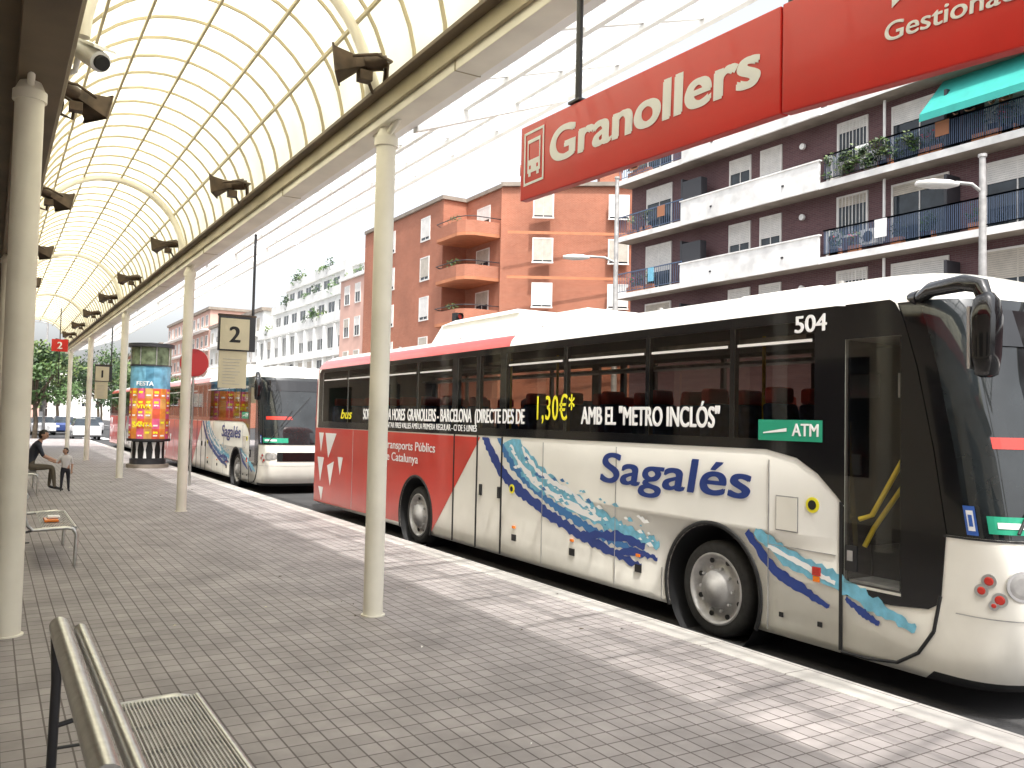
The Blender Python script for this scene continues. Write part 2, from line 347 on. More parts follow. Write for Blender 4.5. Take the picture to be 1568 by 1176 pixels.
def sq(y0,y1,z0,z1,k,x): g.add([(x,y0,z0),(x,y1,z0),(x,y1,z1),(x,y0,z1)],[(0,1,2,3)],k)
for (a,b,c,d) in ((5.03,5.012,3.46,3.83),(4.798,4.78,3.46,3.83),(5.012,4.798,3.46,3.478),(5.012,4.798,3.812,3.83)): sq(a,b,c,d,'dwhite',X)
for (a,b,c,d) in ((4.985,4.972,3.54,3.77),(4.838,4.825,3.54,3.77),(4.972,4.838,3.54,3.63),(4.972,4.838,3.745,3.77),(4.972,4.94,3.515,3.54),(4.87,4.838,3.515,3.54)): sq(a,b,c,d,'dwhite',X)
for (a,b) in ((4.962,4.94),(4.87,4.848)): sq(a,b,3.565,3.59,'signred',X-.001)
g.add([(X,2.18,3.70),(X,1.98,3.68),(X,2.18,3.57)],[(0,1,2)],'dwhite');g.add([(X,1.9,3.68),(X,1.75,3.67),(X,1.9,3.6)],[(0,1,2)],'dwhite')
g.obj("pictogram",sg,fix=False)
def bay(num,y,x0,x1):
    e=empty("bay_number_sign");g=MB()
    g.box(x0,x1,y,y+.08,2.86,3.42,'darkpost');g.box(x0+.02,x1-.10,y-.012,y-.002,2.88,3.38,'creampanel')
    g.box(x0+.02,x1-.12,y+.02,y+.06,2.26,2.858,'creampanel')
    g.cyl((x1-.04,y+.04,3.42),(x1-.04,y+.04,4.8),.022,'darkpost');g.box(x0-.01,x1+.01,y-.003,y+.083,3.42,3.45,'bronze')
    for i in range(9): g.box(x0+.08,x1-.2-random.random()*.1,y+.016,y+.0195,2.32+i*.05,2.328+i*.05,'rim')
    g.obj("panel",e,bevel=.004)
    text("number",num,.36,((x0+x1)/2-.04,y-.014,3.0),(1,0,0),(0,0,1),'black',e,bold=.012,align='CENTER',ext=.0006)
bay("2",14.2,3.08,3.66);bay("1",33.0,3.05,3.6)
e=empty("round_traffic_sign");g=MB()
g.cyl((4.4,23.0,0),(4.4,23.0,3.3),.03,'steel');g.cyl((4.4,22.95,3.12),(4.4,22.98,3.12),.35,'signdark',n=32);g.cyl((4.4,22.982,3.12),(4.4,22.99,3.12),.36,'rim',n=32);g.obj("disc_and_post",e)
e=empty("platform_number_sign");g=MB()
g.box(2.05,2.65,40,40.06,4.25,4.75,'signred');g.cyl((2.35,40.03,2.9),(2.35,40.03,6.1),.02,'darkpost');g.obj("panel",e)
text("number","2",.4,(2.35,39.98,4.36),(1,0,0),(0,0,1),'dwhite',e,bold=.01,align='CENTER')
# ------------------------------------------------------------------ advertising column
e=empty("advertising_column");g=MB();cx,cy=4.55,30.9
g.cyl((cx,cy,0),(cx,cy,.12),.66,'concrete',n=32)
g.cyl((cx,cy,.12),(cx,cy,.3),.56,'darkpost',n=32);g.cyl((cx,cy,.3),(cx,cy,.9),.50,'black',n=32)
for i in range(12):
    t=i*math.pi/6+.2;g.add([(cx+.52*math.cos(t+a),cy+.52*math.sin(t+a),z) for a,z in ((-.1,.32),(.1,.32),(.05,.6),(.14,.85),(-.14,.85),(-.05,.6))],[(0,1,2,3,4,5)],'dwhite')
cols=[(.75,.12,.06),(.80,.27,.05),(.75,.13,.27),(.8,.40,.12),(.16,.40,.56),(.10,.30,.45)]
for i,c in enumerate(cols): M['post%d'%i]=mat("poster_%d"%i,c,.5,0,.25,5)
M['post6']=mat("poster_green",(.16,.20,.12),.2,0,.6,5)
ns=16
def band(z0,z1,ks,R=.62):
    for i in range(ns):
        t0=2*math.pi*i/ns;t1=2*math.pi*(i+1)/ns;k=ks(i)
        vs=[]
        for q in range(3):
            t=t0+(t1-t0)*q/2;vs+=[(cx+R*math.cos(t),cy+R*math.sin(t),z0),(cx+R*math.cos(t),cy+R*math.sin(t),z1)]
        g.add(vs,[(0,2,3,1),(2,4,5,3)],k,True)
        R2_=R+.004;tm=(t0+t1)/2
        for (dz0,dz1,kk) in ((.08,.13,'dwhite'),(.17,.24,'yellow')):
            if z1-z0<.4 and random.random()<.6:
                g.add([(cx+R2_*math.cos(tm+a),cy+R2_*math.sin(tm+a),z) for a,z in ((-.13,z0+dz0),(.1*random.random()+.05,z0+dz0),(.1,z0+dz1),(-.13,z0+dz1))],[(0,1,2,3)],kk)
g.cyl((cx,cy,.88),(cx,cy,.96),.68,'darkpost',n=32)
for j in range(5): band(.96+j*.33,.96+(j+1)*.33,lambda i:('post%d'%((i//1+j*2)%4)))
band(2.61,3.35,lambda i:'post4' if i%4<3 else 'post5')
band(3.4,3.98,lambda i:'post6');g.cyl((cx,cy,3.35),(cx,cy,3.4),.65,'darkpost',n=32)
g.cyl((cx,cy,3.98),(cx,cy,4.1),.72,'darkpost',n=32);g.cyl((cx,cy,4.1),(cx,cy,4.16),.6,'darkpost',.1,n=32)
for i in range(8):
    t=i*math.pi/4+.1;g.cyl((cx+.64*math.cos(t),cy+.64*math.sin(t),3.38),(cx+.64*math.cos(t),cy+.64*math.sin(t),4.0),.015,'rim',n=6)
g.obj("column_with_posters",e)
for i in range(3):
    t=-math.pi/2-.45+i*.02;xd=(-math.sin(t),math.cos(t),0)
    text("poster_title",["SANTA","VIVA","FESTA"][i],.2,(cx+.645*math.cos(t),cy+.645*math.sin(t),1.35+.6*i+(.15 if i==2 else 0)),xd,(0,0,1),'dwhite' if i==2 else 'yellow',e,align='CENTER',bold=.006)
# ------------------------------------------------------------------ benches
def bench(y0,y1,item=False):
    e=empty("metal_bench");g=MB();x0,x1=.58,.93
    g.tube([(x0,y0,.45),(x1-.06,y0,.45),(x1,y0+.02,.43),(x1,y0+.03,.4)],.018,'steel')
    for y in (y0,y1):
        g.tube([(x1+.0,y,0),(x1+.01,y,.38),(x1-.03,y,.44),(x1-.1,y,.455),(x0-.1,y,.44),(.42,y,.5),(.36,y,.78),(.32,y,.86)],.022,'steel',10)
        g.tube([(.30,y,0),(.31,y,.6),(.30,y,.82),(.33,y,.87)],.022,'darkpost',10)
        g.tube([(.31,y,.4),(.5,y,.44)],.012,'darkpost',8)
        g.tube([(.31,y,.30),(.45,y,.30)],.008,'darkpost',8)
    g.tube([(.31,y0+.02,.86),(.31,y1-.02,.86)],.042,'steel',14)
    g.tube([(.40,y0+.0,.83),(.40,y1-.0,.83)],.028,'steel',14)
    n=22
    for i in range(n):
        x=x0+(x1-x0)*i/(n-1);g.tube([(x,y0+.02,.462),(x,y1-.02,.462)],.0055,'steel',6)
    for y in [y0+.02+i*(y1-y0-.04)/6 for i in range(7)]: g.box(x0,x1,y-.01,y+.01,.44,.455,'steel')
    g.tube([(x1,y0+.01,.45),(x1,y1-.01,.45)],.018,'steel',10)
    g.obj("frame_and_seat",e)
    if item:
        g=MB();g.box(.62,.78,y0+.5,y0+.8,.47,.50,'orange');g.box(.66,.8,y0+.6,y0+.78,.502,.53,'dwhite');g.obj("paper_bag",e,bevel=.01)
bench(2.55,4.5);bench(11.5,13.4,True);bench(21.2,23.2)
# ------------------------------------------------------------------ coach
XS=5.85;BW=2.6
def superring(z,ins,yf,yr,Df=.62):
    x0=XS+ins;x1=XS+BW-ins;cxm=(x0+x1)/2;W=(x1-x0)/2;pts=[]
    nf=26
    for i in range(nf+1):
        t=math.pi*i/nf;ct=math.cos(t);st=math.sin(t);p=2/3.4
        pts.append((cxm-W*math.copysign(abs(ct)**p,ct),yf+Df-Df*abs(st)**p,z))
    for y in (9.8,11.9): pts.append((x1,y,z))
    nr=14;Dr=.25
    for i in range(nr+1):
        t=math.pi*i/nr;ct=math.cos(t);st=math.sin(t);p=2/4.0
        pts.append((cxm+W*math.copysign(abs(ct)**p,ct),yr-Dr+Dr*abs(st)**p,z))
    for y in (11.9,9.8): pts.append((x0,y,z))
    return pts
LV=[(.05,.03,3.22,17.72),(.12,.0,3.14,17.76),(.35,0,3.06,17.8),(.62,0,3.03,17.8),(.95,0,3.04,17.8),(1.1,0,3.07,17.8),(1.7,0,3.17,17.8),(2.3,0,3.3,17.78),(2.66,0,3.40,17.75),(2.80,.015,3.45,17.73),(2.90,.05,3.52,17.68),(2.98,.12,3.62,17.6),(3.05,.24,3.8,17.45),(3.10,.45,4.1,17.2),(3.13,.8,4.6,16.8)]
def sideline(z):
    for a,b in zip(LV,LV[1:]):
        if a[0]<=z<=b[0]: return a[2]+(b[2]-a[2])*(z-a[0])/(b[0]-a[0])
def fpt(t,z,off=.006):
    yf=sideline(z);Df=.62;W=BW/2;cxm=XS+W;p=2/3.4
    def P(t): ct=math.cos(t);st=math.sin(t);return Vector((cxm-W*math.copysign(abs(ct)**p,ct),yf+Df-Df*abs(st)**p,z))
    a=P(t);tg=(P(t+.01)-P(max(t-.01,0))).normalized();nn=Vector((tg.y,-tg.x,0))
    if nn.dot(a-Vector((cxm,8,z)))<0: nn=-nn
    return a+nn*off,nn,tg
PAN=[(17.17,15.78),(15.72,14.13),(14.07,12.63),(12.57,11.38),(11.2,10.64),(10.54,9.98),(9.82,8.48),(8.42,6.98),(6.92,5.78),(5.72,4.82)]
ZW0,ZW1=1.73,2.73
def coach(dy,main):
    e=empty("coach_bus");L=lambda p:(p[0],p[1]+dy,p[2])
    WH=[6.0,12.58];wz,wr=.30,.45
    b=MB();rings=[superring(*l) for l in LV];n=len(rings[0]);vs=[p for r_ in rings for p in r_];fs=[];ks=[]
    for i in range(len(rings)-1):
        for j in range(n):
            k2=(j+1)%n;f=(i*n+j,i*n+k2,(i+1)*n+k2,(i+1)*n+j)
            cz=(LV[i][0]+LV[i+1][0])/2;cyy=sum(vs[q][1] for q in f)/4;k='buswhite'
            front=j<26
            if front and 1.1<cz<2.82: k='screen' if 0<j<25 else 'gblack'
            elif front and main and 6<j<20 and cz<1.0 and cz>.1: k='busred'
            elif front and cz<.12: k='black'
            elif 27<j<44 and cyy>17.3: k='busred'
            if cz>2.8 and cyy>9.7 and i<11 and not front: k='busred'
            b.add([],[],k);o=b.mi(k);fs.append(f);ks.append(o)
    b.v=[L(p) for p in vs];b.f=[list(f) for f in fs];b.m=ks;b.sm=[True]*len(fs)
    b.f.append(list(reversed(range(n))));b.m.append(b.mi('black'));b.sm.append(False)
    top=(len(rings)-1)*n;b.f.append([top+j for j in range(n)]);b.m.append(b.mi('buswhite'));b.sm.append(False)
    b.mi('interior')
    body=b.obj("body",e)
    cut=[]
    for y in WH:
        c=MB();c.cyl((XS-.3,y+dy,wz),(XS+.55,y+dy,wz),.60,'interior',n=40);cut.append(c.obj("cut"))
    c=MB();c.box(XS-.2,XS+.75,4.02+dy,4.52+dy,.62,2.55,'interior');cut.append(c.obj("cut"))
    c=MB();c.box(XS+.05,XS+BW-.05,4.75+dy,17.35+dy,1.02,2.78,'interior');cut.append(c.obj("cut"))
    c=MB()
    for a_,b_ in PAN: c.box(XS-.3,XS+BW+.3,b_+dy,a_+dy,ZW0,ZW1,'interior')
    cut.append(c.obj("cut"))
    for co in cut:
        md=body.modifiers.new("b",'BOOLEAN');md.operation='DIFFERENCE';md.object=co;md.solver='EXACT'
        try: md.material_mode='TRANSFER'
        except Exception: pass
    me=evalmesh(body);body.modifiers.clear();body.data=me
    for co in cut: bpy.data.objects.remove(co)
    g=MB()
    for y in WH:
        g.rev((XS+.005,y+dy,wz),(1,0,0),[(.595,0),(.595,.54),(.02,.54)],'black',40)
        vs=[];m_=40
        for q in range(m_+1):
            t=math.radians(-24+228*q/m_)
            for r_,xx in ((.60,.0),(.60,-.012),(.635,-.012),(.64,0)): vs.append((XS+xx,y+dy+r_*math.cos(t),wz+r_*math.sin(t)))
        g.add(vs,[(q*4+j,q*4+j+1,q*4+j+5,q*4+j+4) for q in range(m_) for j in range(3)],'black',True)
    g.box(XS+.70,XS+.74,4.03+dy,4.51+dy,.63,2.54,'gblack')
    g.box(XS+.02,XS+.70,4.03+dy,4.05+dy,.63,2.54,'gblack');g.box(XS+.02,XS+.70,4.49+dy,4.51+dy,.63,2.54,'gblack');g.box(XS+.02,XS+.70,4.05+dy,4.49+dy,.63,.65,'rim')
    g.box(XS+.3,XS+.70,4.06+dy,4.48+dy,.652,.9,'black')
    g.tube([(XS+.15,4.45+dy,.9),(XS+.2,4.4+dy,1.05),(XS+.4,4.2+dy,1.5),(XS+.4,4.18+dy,1.9)],.02,'yelpaint')
    g.tube([(XS+.10,4.46+dy,1.12),(XS+.12,4.36+dy,1.16),(XS+.14,4.10+dy,1.62),(XS+.14,4.08+dy,1.72)],.02,'yelpaint')
    g.box(XS+.5,XS+.52,4.1+dy,4.4+dy,2.1,2.3,'dwhite');g.box(XS+.4,XS+.42,4.12+dy,4.3+dy,1.45,1.62,'dwhite')
    g.obj("arches_and_doorway",e)
    g=MB();y=5.3
    while y<17:
        if not 9.9<y<11.2:
            for x in (XS+.1,XS+.58,XS+1.58,XS+2.05):
                g.hexa([(x,y+dy,1.35),(x+.44,y+dy,1.35),(x+.44,y+.14+dy,1.35),(x,y+.14+dy,1.35),(x+.03,y+.12+dy,2.05),(x+.41,y+.12+dy,2.05),(x+.41,y+.22+dy,2.05),(x+.03,y+.22+dy,2.05)],'seat')
                g.box(x+.08,x+.36,y+.12+dy,y+.24+dy,2.052,2.2,'seatr');g.box(x,x+.44,y-.42+dy,y-.002+dy,1.3,1.45,'seat')
        else: 
            for x in (XS+1.58,XS+2.05): g.box(x,x+.44,y+dy,y+.12+dy,1.35,2.15,'seat')
        y+=.82
    g.obj("seats",e,bevel=.03)
    g=MB()
    g.box(XS+.1,XS+.45,5+dy,17+dy,2.60,2.64,'rim');g.box(XS+BW-.45,XS+BW-.1,5+dy,17+dy,2.60,2.64,'rim')
    for yy in (9.95,11.2,8.0,6.2): g.cyl((XS+.9,yy+dy,1.03),(XS+.9,yy+dy,2.76),.018,'yelpaint',n=8)
    g.obj("racks_and_poles",e)
    for y in WH:
        g=MB();cx_=XS+.06
        g.rev((cx_,y+dy,wz),(1,0,0),[(.33,.0),(.40,-.01),(.435,.01),(.45,.05),(.45,.26),(.42,.3),(.3,.3)],'tyre',48)
        g.rev((cx_,y+dy,wz),(1,0,0),[(.34,.0),(.325,-.012),(.31,.0),(.29,.06),(.25,.075),(.19,.05),(.17,.0),(.165,-.02),(.10,-.03),(.09,-.05),(.001,-.055)],'rim',48)
        for i in range(10):
            t=i*math.pi/5;g.cyl((cx_+.03,y+dy+.205*math.cos(t),wz+.205*math.sin(t)),(cx_-.0,y+dy+.205*math.cos(t),wz+.205*math.sin(t)),.014,'alu',n=8)
        for i in range(8):
            t=(i+.5)*math.pi/4;g.cyl((cx_+.05,y+dy+.27*math.cos(t),wz+.27*math.sin(t)),(cx_+.065,y+dy+.27*math.cos(t),wz+.27*math.sin(t)),.025,'black',n=8)
        g.obj("wheel",e)
    g=MB()
    def sp(pts,k,x,both=False):
        g.add([(XS-x,y+dy,z) for y,z in pts],[tuple(range(len(pts)))],k)
        if both: g.add([(XS+BW+x,y+dy,z) for y,z in pts],[tuple(range(len(pts)))],k)
    arcp=[(12.58-.64*math.cos(math.radians(a)),.30+.64*math.sin(math.radians(a))) for a in range(-20,201,8)]
    sp([(17.58,1.595),(10.5,1.595),(12.0,.08)]+arcp+[(17.58,.08)],'busred',.004)
    sp([(17.45,1.60),(17.43,ZW0),(4.52,ZW0),(4.52,1.22),(4.60,1.30),(4.78,1.46),(5.0,1.58),(5.33,1.64),(8,1.63)],'gblack',.007,True)
    sp([(17.38,ZW1),(17.3,2.80),(4.9,2.83),(4.60,2.83),(4.52,2.82),(4.52,ZW1)],'gblack',.007,True)
    pe=[(17.43,17.17)]+[(PAN[i][1],PAN[i+1][0]) for i in range(len(PAN)-1)]+[(4.82,4.52)]
    for a_,b_ in pe: sp([(a_,ZW0),(b_,ZW0),(b_,ZW1),(a_,ZW1)],'gblack',.007,True)
    for a_,b_ in PAN: sp([(a_+.004,ZW0-.004),(b_-.004,ZW0-.004),(b_-.004,ZW1+.004),(a_+.004,ZW1+.004)],'pane',.003,True)
    edge=[(.60,3.72),(.66,3.70),(1.1,3.665),(1.4,3.715),(1.7,3.765),(2.0,3.83),(2.3,3.895),(2.55,3.97),(2.66,4.005),(2.74,4.04),(2.80,4.075),(2.83,4.12)]
    for (z0,y0_),(z1,y1_) in zip(edge,edge[1:]):
        yi=4.02 if z0<2.54 else 4.52
        sp([(yi,z0),(y0_,z0),(y1_,z1),(yi,z1)],'gblack',.007)
    sp([(4.02,.60),(3.72,.60),(3.80,.55),(4.1,.52),(4.52,.52),(4.52,.60)],'gblack',.007)
    sp([(4.54,1.22),(4.54,.60),(4.52,.60),(4.52,1.22)],'gblack',.0075)
    for a_,b_ in ((9.75,8.5),(8.38,7.0),(6.88,5.8),(5.68,4.84),(17.1,15.8),(15.7,14.15),(14.0,12.65),(12.5,11.4)): sp([(a_,2.555),(b_,2.555),(b_,2.58),(a_,2.58)],'shutter',.013)
    g.obj("side_livery_and_glazing",e,fix=False)
    gl=MB()
    gl.add([(XS-.009,4.02+dy,.62),(XS-.009,4.52+dy,.62),(XS-.009,4.52+dy,2.55),(XS-.009,4.02+dy,2.55)],[(0,1,2,3)],'doorglass');gl.obj("door_glass",e)
    g=MB()
    def seam(y,z0,z1,w=.010,k='black'): g.box(XS-.0095,XS-.001,y-w/2+dy,y+w/2+dy,z0,z1,k)
    def hs(y0,y1,z,w=.008,k='black'): g.box(XS-.009,XS-.001,y0+dy,y1+dy,z-w/2,z+w/2,k)
    for y in (11.28,10.58,9.9): seam(y,.07,1.62,.03)
    for y in (8.9,7.45,13.9,15.4): seam(y,.1,1.58,.007,'rim')
    seam(6.68,.08,.4,.007,'rim');seam(5.30,.09,1.55,.007,'rim')
    seam(4.55,.08,1.25,.03)
    hs(4.6,5.3,.82,.006,'rim')
    for a,b_ in zip([(3.71,.66),(3.76,.4),(3.88,.22),(4.05,.11),(4.3,.075)],[(3.76,.4),(3.88,.22),(4.05,.11),(4.3,.075),(4.54,.07)]):
        g.tube([(XS-.004,a[0]+dy,a[1]),(XS-.004,b_[0]+dy,b_[1])],.013,'black',6)
    for y in (9.55,8.25,7.05): 
        g.box(XS-.012,XS-.001,y-.05+dy,y+.05+dy,.29,.37,'black');g.box(XS-.02,XS-.001,y-.03+dy,y+.03+dy,.45,.48,'orange')
    for y in (5.15,4.75): g.box(XS-.012,XS-.001,y-.02+dy,y+.02+dy,.22,.26,'black')
    g.box(XS-.006,XS-.001,4.98+dy,5.22+dy,.95,1.25,'rim');g.box(XS-.012,XS-.0065,4.99+dy,5.21+dy,.96,1.24,'buswhite')
    g.box(XS-.02,XS-.001,4.74+dy,4.82+dy,.63,.70,'redlens');g.box(XS-.021,XS-.001,4.75+dy,4.81+dy,.58,.625,'orange')
    g.cyl((XS-.002,4.83+dy,1.2),(XS-.012,4.83+dy,1.2),.065,'yellow',n=20);g.cyl((XS-.012,4.83+dy,1.2),(XS-.016,4.83+dy,1.2),.04,'black',n=20)
    g.cyl((XS-.002,9.62+dy,.95),(XS-.012,9.62+dy,.95),.06,'yellow',n=20);g.cyl((XS-.012,9.62+dy,.95),(XS-.014,9.62+dy,.95),.035,'black',n=20)
    g.box(XS-.02,XS-.001,4.40+dy,4.5+dy,.72,.92,'black');g.box(XS-.024,XS-.0205,4.43+dy,4.48+dy,.80,.88,'rim')
    for y in (10.45,9.95): g.box(XS-.02,XS-.001,y-.03+dy,y+.03+dy,.8,.95,'black')
    g.obj("seams_and_handles",e)
    g=MB()
    def ribbon(pts,ws,k,x,jit=.02,seg=10):
        P=[];n_=len(pts)
        for i in range(n_-1):
            for q in range(seg):
                f=q/seg;p0=pts[max(i-1,0)];p1=pts[i];p2=pts[i+1];p3=pts[min(i+2,n_-1)]
                c=[.5*(2*p1[a]+(p2[a]-p0[a])*f+(2*p0[a]-5*p1[a]+4*p2[a]-p3[a])*f*f+(3*p1[a]-p0[a]-3*p2[a]+p3[a])*f**3) for a in (0,1)]
                P.append((c[0],c[1],ws[i]*(1-f)+ws[i+1]*f))
        P.append((*pts[-1],ws[-1]));up=[];dn=[]
        for i,(y,z,w) in enumerate(P):
            a=P[max(i-1,0)];b_=P[min(i+1,len(P)-1)];tx,tz=b_[0]-a[0],b_[1]-a[1];l=math.hypot(tx,tz);nx,nz=-tz/l,tx/l
            j1=random.uniform(0,jit);j2=random.uniform(0,jit)
            up.append((y+nx*(w/2+j1),z+nz*(w/2+j1)));dn.append((y-nx*(w/2+j2),z-nz*(w/2+j2)))
        for i in range(len(up)-1):
            q=[up[i],up[i+1],dn[i+1],dn[i]]
            q=[(a,min(c,1.60)) for a,c in q]
            g.add([(XS-x,a+dy,c) for a,c in q],[(0,1,2,3)],k)
    ribbon([(10.42,1.66),(9.95,1.2),(9.2,.86),(8.4,.62),(7.7,.47),(7.0,.36)],[.10,.12,.10,.08,.06,.01],'dblue',.0042,.04,14)
    ribbon([(10.05,1.66),(9.6,1.25),(8.9,.92),(8.2,.72),(7.5,.56),(6.9,.47)],[.04,.06,.05,.05,.04,.01],'mblue',.0046,.05,14)
    ribbon([(9.75,1.66),(9.25,1.25),(8.5,.98),(7.8,.80),(7.2,.68),(6.72,.62)],[.28,.28,.17,.13,.09,.02],'lblue',.005,.06,14)
    ribbon([(8.0,.56),(7.4,.62),(6.95,.56)],[.02,.07,.02],'dblue',.0054,.04)
    ribbon([(7.5,.42),(7.1,.50),(6.75,.47)],[.01,.05,.01],'dblue',.0054,.03)
    ribbon([(5.55,.90),(5.25,.62),(4.95,.50),(4.66,.40)],[.04,.08,.07,.01],'dblue',.0042,.02)
    ribbon([(5.45,.92),(5.1,.74),(4.6,.62),(4.2,.48),(3.9,.38)],[.03,.11,.10,.07,.01],'lblue',.0085,.04)
    ribbon([(5.3,.80),(4.9,.69),(4.6,.60)],[.01,.03,.01],'dwhite',.0105,.02)
    ribbon([(4.5,.50),(4.35,.42),(4.2,.36)],[.01,.05,.01],'dblue',.0085,.02)
    ribbon([(9.7,1.5),(9.2,1.15),(8.5,.92),(7.7,.76)],[.02,.03,.03,.01],'dwhite',.0058,.05)
    ribbon([(9.4,1.5),(9.0,1.22),(8.4,1.04),(7.8,.84)],[.01,.02,.02,.01],'dwhite',.0058,.04)
    for i in range(80):
        f=random.random();y=9.7-2.9*f;z=1.45-.75*f**.6+random.uniform(-.12,.16);s_=random.uniform(.015,.045);k=random.choice(['lblue','dwhite','dwhite','lblue','mblue'])
        g.add([(XS-.0065-i*.00002,y+dy+s_*1.6,z),(XS-.0065-i*.00002,y+dy,z+s_*.6),(XS-.0065-i*.00002,y+dy-s_*1.3,z-s_*.4),(XS-.0065-i*.00002,y+dy+s_*.3,z-s_*.6)],[(0,1,2,3)],k)
    for t in ([(17.35,1.5),(17.05,1.5),(17.2,1.1)],[(16.95,1.5),(16.3,1.5),(16.75,1.0)],[(17.4,1.0),(17.0,1.0),(17.2,.5)],[(16.8,.85),(16.4,.95),(16.6,.45)],[(17.3,.4),(17.0,.4),(17.1,.12)],[(16.2,1.05),(15.9,1.05),(16.05,.7)]):
        g.add([(XS-.008,y+dy,z) for y,z in t],[(0,1,2)],'dwhite')
    g.obj("wave_decals",e,fix=False)
    T=lambda nm,b_,s_,y,z,k,w,**kw: text(nm,b_,s_,(XS-.0135,y+dy,z),(0,-1,0),(0,0,1),k,e,width=w,ext=.0004,**kw)
    T("company_lettering","Sagal\u00e9s",.46,7.75,1.19,'dblue',2.2,bold=.015,shear=.12)
    if main:
        T("slogan_left","SORTIDES CADA HORES  GRANOLLERS - BARCELONA  (DIRECTE DES DE",.27,14.9,1.80,'dwhite',5.55,bold=.008)
        T("slogan_small","RENTAR FIRES VALLES AMB LA PRIMERA REGULAR - C/ DE 5 LINIES",.13,13.9,1.67,'dwhite',3.3,bold=.002)
        T("slogan_price","1,30\u20ac*",.42,9.10,1.86,'yellow',.80,bold=.004,space=1.12)
        T("slogan_right","AMB EL \"METRO INCL\u00d3S\"",.28,8.10,1.82,'dwhite',2.2,bold=.009)
        T("fleet_number","504",.20,5.03,2.64,'dwhite',.32,bold=.006)
        T("yellow_note","bus",.26,16.1,1.80,'yellow',.6,bold=.006,shear=.3)
    T("transport_lettering","Transports P\u00fablics\nde Catalunya",.20,13.9,1.32,'dwhite',2.0,bold=.004)
    g=MB();g.add([(XS-.014,5.42+dy,1.72),(XS-.014,4.73+dy,1.72),(XS-.014,4.73+dy,1.90),(XS-.014,5.42+dy,1.90)],[(0,1,2,3)],'green')
    g.add([(XS-.017,5.36+dy,1.78),(XS-.017,5.1+dy,1.80),(XS-.017,5.1+dy,1.83),(XS-.017,5.36+dy,1.79)],[(0,1,2,3)],'dwhite')
    g.obj("ticket_sticker",e,fix=False);text("ticket_lettering","ATM",.15,(XS-.016,5.04+dy,1.765),(0,-1,0),(0,0,1),'dwhite',e,width=.27,ext=.0004,bold=.004)
    g=MB()
    def fd(t0,t1,z0,z1,k,off=.01,n_=4):
        vs=[]
        for i in range(n_+1):
            t=t0+(t1-t0)*i/n_;a,_,_=fpt(t,z0,off);c,_,_=fpt(t,z1,off);vs+=[L(a),L(c)]
        g.add(vs,[(2*i,2*i+2,2*i+3,2*i+1) for i in range(n_)],k)
    fd(.12,.22,1.12,1.32,'bluesign');fd(.14,.20,1.15,1.29,'dwhite',.014);fd(.153,.187,1.18,1.26,'bluesign',.017)
    fd(.32,1.2,1.14,1.26,'green',.01,12);fd(.42,.9,1.18,1.22,'dwhite',.014,8)
    fd(.0,3.14,1.085,1.10,'black',.008,24);fd(.02,3.12,.56,.568,'rim',.008,24)
    fd(.9,2.2,.68,.9,'gblack',.012,8)
    fd(.6,2.5,2.45,2.72,'gblack',.012,12)
    fd(1.54,1.60,1.14,2.7,'gblack',.012,2)
    for t0 in (.6,1.7):
        a,_,_=fpt(t0,1.15,.04);c,_,_=fpt(t0+.7,1.95,.05);g.tube([L(a),L(c)],.012,'black',6);g.tube([L(fpt(t0+.45,1.5,.035)[0]),L(fpt(t0+.95,2.3,.035)[0])],.01,'black',6)
    for t,z,r_ in ((.26,.82,.030),(.19,.75,.027),(.36,.70,.032),(.30,.66,.016),(.6,.80,.085),(2.88,.82,.030),(2.94,.75,.027),(2.78,.70,.032),(2.54,.80,.085),(.78,.80,.07),(2.36,.80,.07)):
        a,nn,_=fpt(t,z,0);a=Vector(L(a));g.cyl(a-nn*.02,a+nn*.008,r_+.018,'alu',n=24);g.cyl(a+nn*.008,a+nn*.012,r_,'redlens' if r_<.05 else 'rim',r_*.7,n=20)
    fd(.5,1.3,1.72,1.80,'busred',.004,8)
    g.obj("front_details",e,fix=False)
    for sx in (1,-1):
        g=MB();mx_=lambda x: x if sx==1 else 2*XS+BW-x
        g.tube([(mx_(XS+.10),4.0+dy,2.80),(mx_(XS-.05),3.75+dy,2.86),(mx_(XS-.14),3.45+dy,2.86),(mx_(XS-.17),3.32+dy,2.82),(mx_(XS-.17),3.28+dy,2.7)],[.04,.055,.06,.06,.05],'gblack',12)
        g.cyl((mx_(XS+.1),4.0+dy,2.82),(mx_(XS+.06),3.9+dy,2.82),.07,'gblack')
        ringz=[(2.20,.03,.03),(2.22,.07,.06),(2.35,.085,.08),(2.6,.09,.09),(2.72,.08,.07),(2.77,.04,.04)]
        vs=[]
        for z,a,b_ in ringz:
            for i in range(16):
                t=2*math.pi*i/16;c_,s_=math.cos(t),math.sin(t)
                vs.append((mx_(XS-.17)+a*math.copysign(abs(c_)**.6,c_),3.28+dy+b_*math.copysign(abs(s_)**.6,s_),z))
        m_=len(ringz);g.add(vs,[(i*16+j,i*16+(j+1)%16,(i+1)*16+(j+1)%16,(i+1)*16+j) for i in range(m_-1) for j in range(16)]+[tuple(reversed(range(16))),tuple((m_-1)*16+j for j in range(16))],'gblack',True)
        g.box(mx_(XS-.17)-.07,mx_(XS-.17)+.07,3.355+dy,3.375+dy,2.26,2.68,'alu')
        g.obj("mirror",e)
    g=MB()
    def pod(y0,y1,x0,x1,z0,z1,k):
        g.hexa([(x0-.1,y0+dy-.25,z0),(x1+.1,y0+dy-.25,z0),(x1+.1,y1+dy+.25,z0),(x0-.1,y1+dy+.25,z0),(x0+.05,y0+dy,z1),(x1-.05,y0+dy,z1),(x1-.05,y1+dy,z1),(x0+.05,y1+dy,z1)],k)
